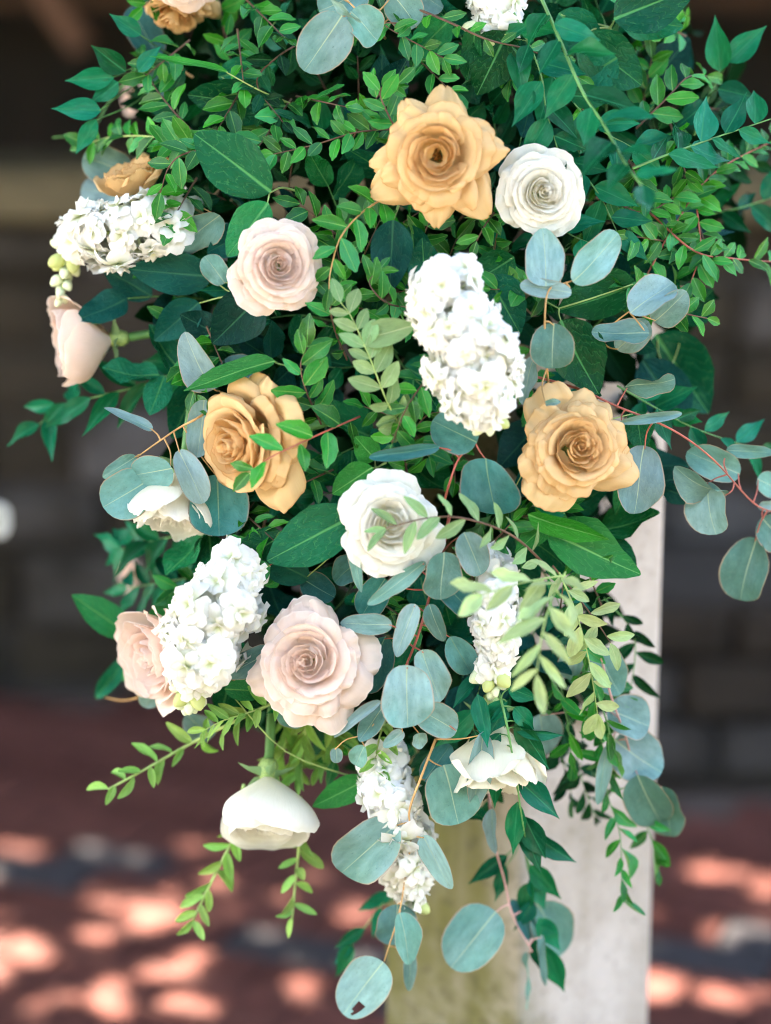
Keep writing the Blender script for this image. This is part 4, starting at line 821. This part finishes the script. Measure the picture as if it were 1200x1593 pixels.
huc('huckleberry tuft hanging in front of the half hidden tan rose', [(330, 230, 0.02), (285, 240, 0.0), (262, 262, 0.0), (250, 300, 0.0)], 307, L=44, gap=14)
huc('huckleberry sprig rising to the right edge', [(1000, 440, 0.04), (1050, 350, 0.03), (1110, 270, 0.03), (1210, 215, 0.04)], 308, L=38, gap=11, sm='stem_red')
huc('huckleberry sprig stretching out flat to the right edge', [(1010, 330, 0.04), (1080, 390, 0.02), (1140, 402, 0.02), (1215, 408, 0.02)], 309, L=40, gap=16, sm='stem_red')
huc('huckleberry tip pointing at the wall below the flat sprig', [(960, 440, 0.04), (1030, 478, 0.02), (1075, 490, 0.01), (1100, 495, 0.01)], 310, L=40, gap=14)
huc('huckleberry sprig dangling between the right hand sprays', [(1080, 270, 0.04), (1085, 330, 0.03), (1090, 390, 0.03), (1075, 440, 0.03)], 311, L=40, gap=13, sm='stem_red')
huc('huckleberry sprig at the lower left of the large stock', [(700, 560, 0.02), (660, 595, -0.01), (630, 640, -0.02), (610, 690, -0.01)], 312, L=46, gap=13)
huc('dark huckleberry sprig left of the open tan rose', [(640, 200, 0.04), (560, 205, 0.02), (490, 225, 0.01), (425, 240, 0.0)], 313, L=40, gap=12)
huc('huckleberry sprig at the upper centre edge', [(680, 60, 0.05), (640, 40, 0.02), (600, 40, 0.02), (690, 90, 0.01)], 314, L=38, gap=13)
huc('brown twig with small leaves across the top of centre', [(640, 10, 0.02), (700, 35, 0.0), (760, 62, -0.01), (830, 80, 0.0), (900, 120, 0.01)], 315, L=36, gap=26, r0=2.4)
huc('huckleberry leaves left of the pale olive sprig', [(540, 560, 0.03), (520, 510, 0.0), (515, 470, -0.01), (530, 440, 0.0)], 316, L=44, gap=13)
huc('huckleberry leaves between the dusky leaf and pale sprig', [(640, 480, 0.03), (600, 470, 0.0), (575, 440, 0.0), (590, 420, 0.0)], 317, L=40, gap=14)
huc('dark huckleberry spray at the top left of centre', [(480, 60, 0.05), (430, 90, 0.03), (400, 130, 0.03), (440, 190, 0.03)], 318, L=40, gap=12, key='huck_dark')
huc('bright huckleberry tips beside the broad veined leaves', [(990, 200, 0.04), (1040, 150, 0.02), (1070, 120, 0.01), (1100, 118, 0.01)], 319, L=48, gap=15)
huc('huckleberry leaves low between the large stock and dark round leaves', [(640, 760, 0.03), (630, 700, 0.0), (660, 650, 0.0), (690, 640, 0.0)], 320, L=40, gap=14)
huc('dark huckleberry spray hanging right of the upper white rose', [(930, 300, 0.04), (1000, 330, 0.03), (1060, 300, 0.03)], 321, L=40, gap=12)
huc('little huckleberry sprig under the open tan rose', [(770, 330, 0.03), (755, 350, 0.0), (742, 375, 0.0)], 322, L=40, gap=13)

# ---- pale and lime sprigs
sprig('olive_sprig', 'pale olive sprig with felted leaves left of the large stock', 'foliage', [(640, 690, 0.02), (605, 630, -0.02), (575, 555, -0.03), (548, 495, -0.03), (530, 470, -0.03)], 'pale', 'stem_lime', 46, 0.5, 25, 48, 401, two=True, jit=0.5)
PS = 'pale sprigs over the veiled stock'
sprig('pale_sprig', 'pale sprig arching over the central white rose', 'foliage', [(860, 890, 0.02), (800, 835, -0.02), (730, 808, -0.045), (670, 805, -0.05), (600, 822, -0.05)], 'pale', 'stem_brown', 48, 0.36, 22, 50, 402, PS, r0=2.4)
sprig('pale_sprig', 'blurred pale lime sprig hanging in front of the veiled stock', 'foliage', [(880, 890, -0.05), (860, 930, -0.10), (845, 980, -0.13), (835, 1050, -0.14)], 'pale_lime', 'stem_lime', 80, 0.27, 22, 38, 403, PS)
sprig('pale_sprig', 'blurred pale lime tip pointing left over the veiled stock', 'foliage', [(880, 895, -0.04), (820, 905, -0.08), (750, 925, -0.10)], 'pale_lime', 'stem_lime', 66, 0.34, 32, 36, 404, PS)
sprig('pale_sprig', 'pale sprig hanging down beside the post face', 'foliage', [(870, 890, 0.0), (895, 950, -0.01), (915, 1020, -0.01), (930, 1110, 0.0)], 'pale_lime', 'stem_lime', 48, 0.42, 20, 46, 405, PS)
sprig('pale_sprig', 'short pale sprig spreading over the post beside the broad leaf', 'foliage', [(860, 880, 0.0), (900, 930, 0.0), (930, 970, 0.0), (950, 1000, 0.0)], 'pale_lime', 'stem_brown', 52, 0.36, 24, 60, 406, PS)
LS = 'lime green tips at the lower left'
sprig('lime_sprig', 'long lime green tip reaching left over the brick paving', 'foliage', [(440, 1085, 0.04), (370, 1120, 0.02), (300, 1155, 0.01), (220, 1200, 0.0), (168, 1228, 0.0)], 'lime', 'stem_lime', 46, 0.34, 16, 52, 407, LS, jit=1.8, r0=3.2, r1=1.8)
sprig('lime_sprig', 'lime green tip hanging under the drooping white rose, farther left', 'foliage', [(380, 1220, 0.03), (366, 1295, 0.02), (330, 1370, 0.02), (300, 1432, 0.02)], 'lime', 'stem_lime', 44, 0.36, 15, 52, 408, LS, jit=1.8, r0=3.2, r1=1.8, start=0.3)
sprig('lime_sprig', 'lime green tip hanging straight down under the drooping white rose', 'foliage', [(468, 1240, 0.03), (466, 1310, 0.02), (460, 1370, 0.02), (455, 1428, 0.02)], 'lime', 'stem_lime', 42, 0.36, 14, 52, 409, LS, jit=1.8, r0=3.0, r1=1.8, start=0.35)
sprig('lime_sprig', 'feathery lime green tip left of the large blush rose base', 'foliage', [(470, 1070, 0.03), (410, 1100, 0.0), (350, 1120, -0.01), (320, 1135, -0.01)], 'lime', 'stem_lime', 36, 0.34, 11, 55, 410, LS)
sprig('lime_sprig', 'small lime tip above the lowest stock', 'foliage', [(600, 1120, 0.04), (590, 1150, 0.02), (585, 1185, 0.01), (590, 1215, 0.0)], 'lime', 'stem_lime', 42, 0.34, 11, 50, 411, LS)
for i, (st, lb) in enumerate((([(480, 1080, 0.06), (475, 1140, 0.06), (465, 1200, 0.06)], 'soft green stalk right of the drooping rose stem'), ([(440, 1090, 0.07), (445, 1150, 0.07), (430, 1200, 0.07)], 'soft green stalk behind the drooping rose stem'), ([(500, 1090, 0.07), (520, 1150, 0.07), (500, 1190, 0.07)], 'soft green stalk under the large blush rose'))):
    sprig('lime_sprig', lb, 'foliage', st, 'lime', 'stem_lime', 50, 0.28, 9, 28, 412 + i, LS, r0=4.0, r1=3.0)

# ---- twisting vines down the post
VN = 'thin vines hanging along the post'
for i, (st, lb, d) in enumerate((
    ([(930, 1080, 0.03), (950, 1150, 0.02), (945, 1230, 0.02), (965, 1300, 0.02), (968, 1400, 0.02)], 'thin curly vine hanging lowest on the post', 'curl'),
    ([(1000, 1270, 0.05), (1015, 1310, 0.05), (1022, 1350, 0.05)], 'short curly vine tip beside the lowest blue leaf', 'curl'),
    ([(940, 930, 0.09), (985, 985, 0.09), (985, 1050, 0.09), (975, 1085, 0.09)], 'dark blurred vine along the right face of the post', 'curl_dark'),
    ([(870, 1060, 0.08), (890, 1140, 0.08), (905, 1210, 0.08), (925, 1270, 0.08)], 'dark blurred vine between the cream rose and blue leaves', 'curl_dark'),
    ([(850, 1080, 0.09), (870, 1160, 0.09), (890, 1240, 0.09)], 'dark blurred vine behind the hanging cream rose', 'curl_dark'),
    ([(880, 960, 0.03), (920, 1040, 0.03), (930, 1130, 0.03), (950, 1200, 0.03)], 'bright vine beside the pale sprig on the post', 'curl'),
    ([(850, 1040, 0.04), (880, 1110, 0.04), (890, 1180, 0.04)], 'green vine below the pale lime sprig', 'curl'),
    ([(900, 1010, 0.05), (960, 1080, 0.05), (950, 1180, 0.05)], 'green vine in front of the blue eucalyptus leaves', 'curl'))):
    sprig('hanging_vine', lb, 'vine', st, d, 'stem_green', 46, 0.38, 17, 45, 430 + i, VN, r0=1.4, jit=2.2)

# ------------------------------------------------------------------ greenery packed between the flowers
OUT = [(222, -40), (235, 90), (225, 190), (240, 300), (250, 420), (275, 520), (290, 620), (320, 720), (330, 830), (330, 950), (350, 1060), (420, 1110), (520, 1150), (600, 1180), (700, 1210), (820, 1180), (900, 1120), (930, 1010), (930, 880), (960, 800), (1010, 740), (1030, 620), (1060, 480), (1120, 400), (1160, 300), (1180, 220), (1090, 120), (1060, 60), (1050, -40)]
def inside(x, y):
    r = False; j = len(OUT) - 1
    for i in range(len(OUT)):
        (xi, yi), (xj, yj) = OUT[i], OUT[j]
        if (yi > y) != (yj > y) and x < (xj - xi) * (y - yi) / (yj - yi) + xi: r = not r
        j = i
    return r
LAND = [('open tan rose', 682, 243), ('side turned tan rose', 385, 690), ('ruffled tan rose', 898, 698), ('tan rose at the top', 268, 30), ('half hidden tan rose', 200, 285), ('small blush rose', 434, 413), ('blush bud', 122, 532), ('large blush rose', 480, 1030), ('pink rose behind stock', 240, 1010), ('upper white rose', 845, 300), ('central white rose', 608, 815), ('hanging cream rose', 768, 1165), ('drooping white rose', 420, 1262), ('sideways stock', 190, 360), ('large stock', 728, 545), ('stock with green buds', 335, 985), ('veiled stock', 772, 980), ('lowest stock', 620, 1290), ('top edge stock', 768, 20), ('round eucalyptus cluster', 870, 460), ('dusky blue leaf', 606, 400), ('folded bright leaf', 355, 575), ('two big glossy leaves', 365, 260), ('broad veined leaves', 1000, 40), ('dark round eucalyptus leaves', 735, 730)]
used = set()
def where(px, py, lead):
    ls = sorted(LAND, key=lambda l: (l[1] - px) ** 2 + (l[2] - py) ** 2)
    for a in range(4):
        n, x, y = ls[a]; dx, dy_ = px - x, py - y
        rel = ('left of' if dx < 0 else 'right of') if abs(dx) > abs(dy_) else ('above' if dy_ < 0 else 'below')
        s = f'{lead} {rel} the {n}'
        if s not in used and len(s.split()) < 17: used.add(s); return s
        for b in range(4):
            if b != a:
                s = f'{lead} between the {n} and the {ls[b][0]}'
                if s not in used and len(s.split()) < 17: used.add(s); return s
    return None
fr = random.Random(2024); made = 0; tries = 0; spots = []
while made < 105 and tries < 6000:
    tries += 1
    px, py = fr.uniform(220, 1180), fr.uniform(-30, 1200)
    if not inside(px, py): continue
    if any((px - a) ** 2 + (py - b) ** 2 < 62 ** 2 for a, b in spots): continue
    spots.append((px, py))
    kind = fr.choices(('huck', 'salal', 'huck_dark', 'ruscus', 'salal_blue'), (3, 3, 2.5, 2.5, 2))[0]
    a = math.atan2(py - 560, px - 640) + fr.uniform(-1.0, 1.0); ln = fr.uniform(70, 130)
    x0, y0 = px - cos(a) * ln * 0.5, py - sin(a) * ln * 0.5; x1, y1 = px + cos(a) * ln * 0.5, py + sin(a) * ln * 0.5
    st = [(x0, y0, 0.12), (px + fr.uniform(-10, 10), py + fr.uniform(-10, 10), 0.09), (x1, y1, 0.07)]
    lead = {'huck': 'inner green huckleberry sprig', 'huck_dark': 'inner dark huckleberry sprig', 'salal': 'inner broad salal leaves', 'salal_blue': 'inner dusky salal leaves', 'ruscus': 'inner pointed ruscus leaves'}[kind]
    lb = where(px, py, lead)
    if not lb: continue
    nm = {'huck': 'huckleberry_sprig', 'huck_dark': 'huckleberry_sprig', 'salal': 'salal_sprig', 'salal_blue': 'salal_sprig', 'ruscus': 'ruscus_sprig'}[kind]
    kw = dict(huck=(44, 0.48, 14), huck_dark=(44, 0.48, 13), salal=(95, 0.60, 34), salal_blue=(90, 0.6, 34), ruscus=(64, 0.42, 20))[kind]
    sprig(nm, lb, 'foliage', st, kind, 'stem_brown' if 'huck' in kind else 'stem_green', kw[0], kw[1], kw[2], 52, 600 + made, 'greenery packed between the flowers', jit=1.5)
    made += 1
FL = [(682, 243, 112), (385, 690, 112), (898, 698, 102), (434, 413, 88), (482, 1030, 108), (843, 300, 84), (606, 815, 92), (728, 545, 95), (335, 985, 95), (190, 360, 80), (772, 980, 60), (860, 400, 50), (930, 405, 45), (860, 535, 45), (366, 260, 70), (370, 355, 45), (480, 840, 60), (765, 760, 55), (705, 668, 45), (280, 780, 60), (920, 540, 50), (570, 560, 60)]
fr = random.Random(31); made = 0; tries = 0; spots = []
while made < 42 and tries < 9000:
    tries += 1
    px, py = fr.uniform(250, 1150), fr.uniform(-20, 960)
    if not inside(px, py) or any((px - a) ** 2 + (py - b) ** 2 < r * r for a, b, r in FL) or any((px - a) ** 2 + (py - b) ** 2 < 55 ** 2 for a, b in spots): continue
    spots.append((px, py)); a = fr.uniform(0, 6.28); ln = fr.uniform(60, 100)
    lb = where(px, py, 'glossy huckleberry tuft')
    if not lb: continue
    sprig('huckleberry_sprig', lb, 'foliage', [(px - cos(a) * ln * 0.5, py - sin(a) * ln * 0.5, 0.055), (px, py, 0.03), (px + cos(a) * ln * 0.5, py + sin(a) * ln * 0.5, 0.02)], 'huck', 'stem_brown', 44, 0.47, 13, 50, 800 + made, 'glossy huckleberry tufts between the flowers', jit=1.4)
    made += 1
# the innermost leaves, too many to tell apart, their gap shade painted dark
vs, fs, uv, gg = [], [], [], []
tmpl = LM['huck_dark'][0]; tv = [v.co.copy() for v in tmpl.vertices]; tf = [tuple(p.vertices) for p in tmpl.polygons]
fr = random.Random(77); cnt = 0
tuv = {}; 
for p in tmpl.polygons:
    for li, vi in zip(p.loop_indices, p.vertices): tuv[vi] = (tuple(tmpl.uv_layers['uv'].data[li].uv), tuple(tmpl.uv_layers['grid'].data[li].uv))
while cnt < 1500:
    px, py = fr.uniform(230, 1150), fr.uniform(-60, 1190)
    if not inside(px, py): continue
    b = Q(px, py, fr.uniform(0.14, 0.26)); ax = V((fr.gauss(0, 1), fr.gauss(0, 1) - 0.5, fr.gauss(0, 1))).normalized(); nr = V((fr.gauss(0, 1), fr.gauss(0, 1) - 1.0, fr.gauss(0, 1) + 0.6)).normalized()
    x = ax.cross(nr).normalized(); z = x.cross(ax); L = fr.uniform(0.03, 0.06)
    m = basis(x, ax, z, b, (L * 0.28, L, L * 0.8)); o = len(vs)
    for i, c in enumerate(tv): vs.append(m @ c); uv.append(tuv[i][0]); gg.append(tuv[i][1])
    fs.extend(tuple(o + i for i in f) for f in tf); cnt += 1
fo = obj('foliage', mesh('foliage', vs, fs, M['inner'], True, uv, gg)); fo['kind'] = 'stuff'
tag(fo, 'inner mass of leaves painted dark as shade behind the flowers', 'foliage')
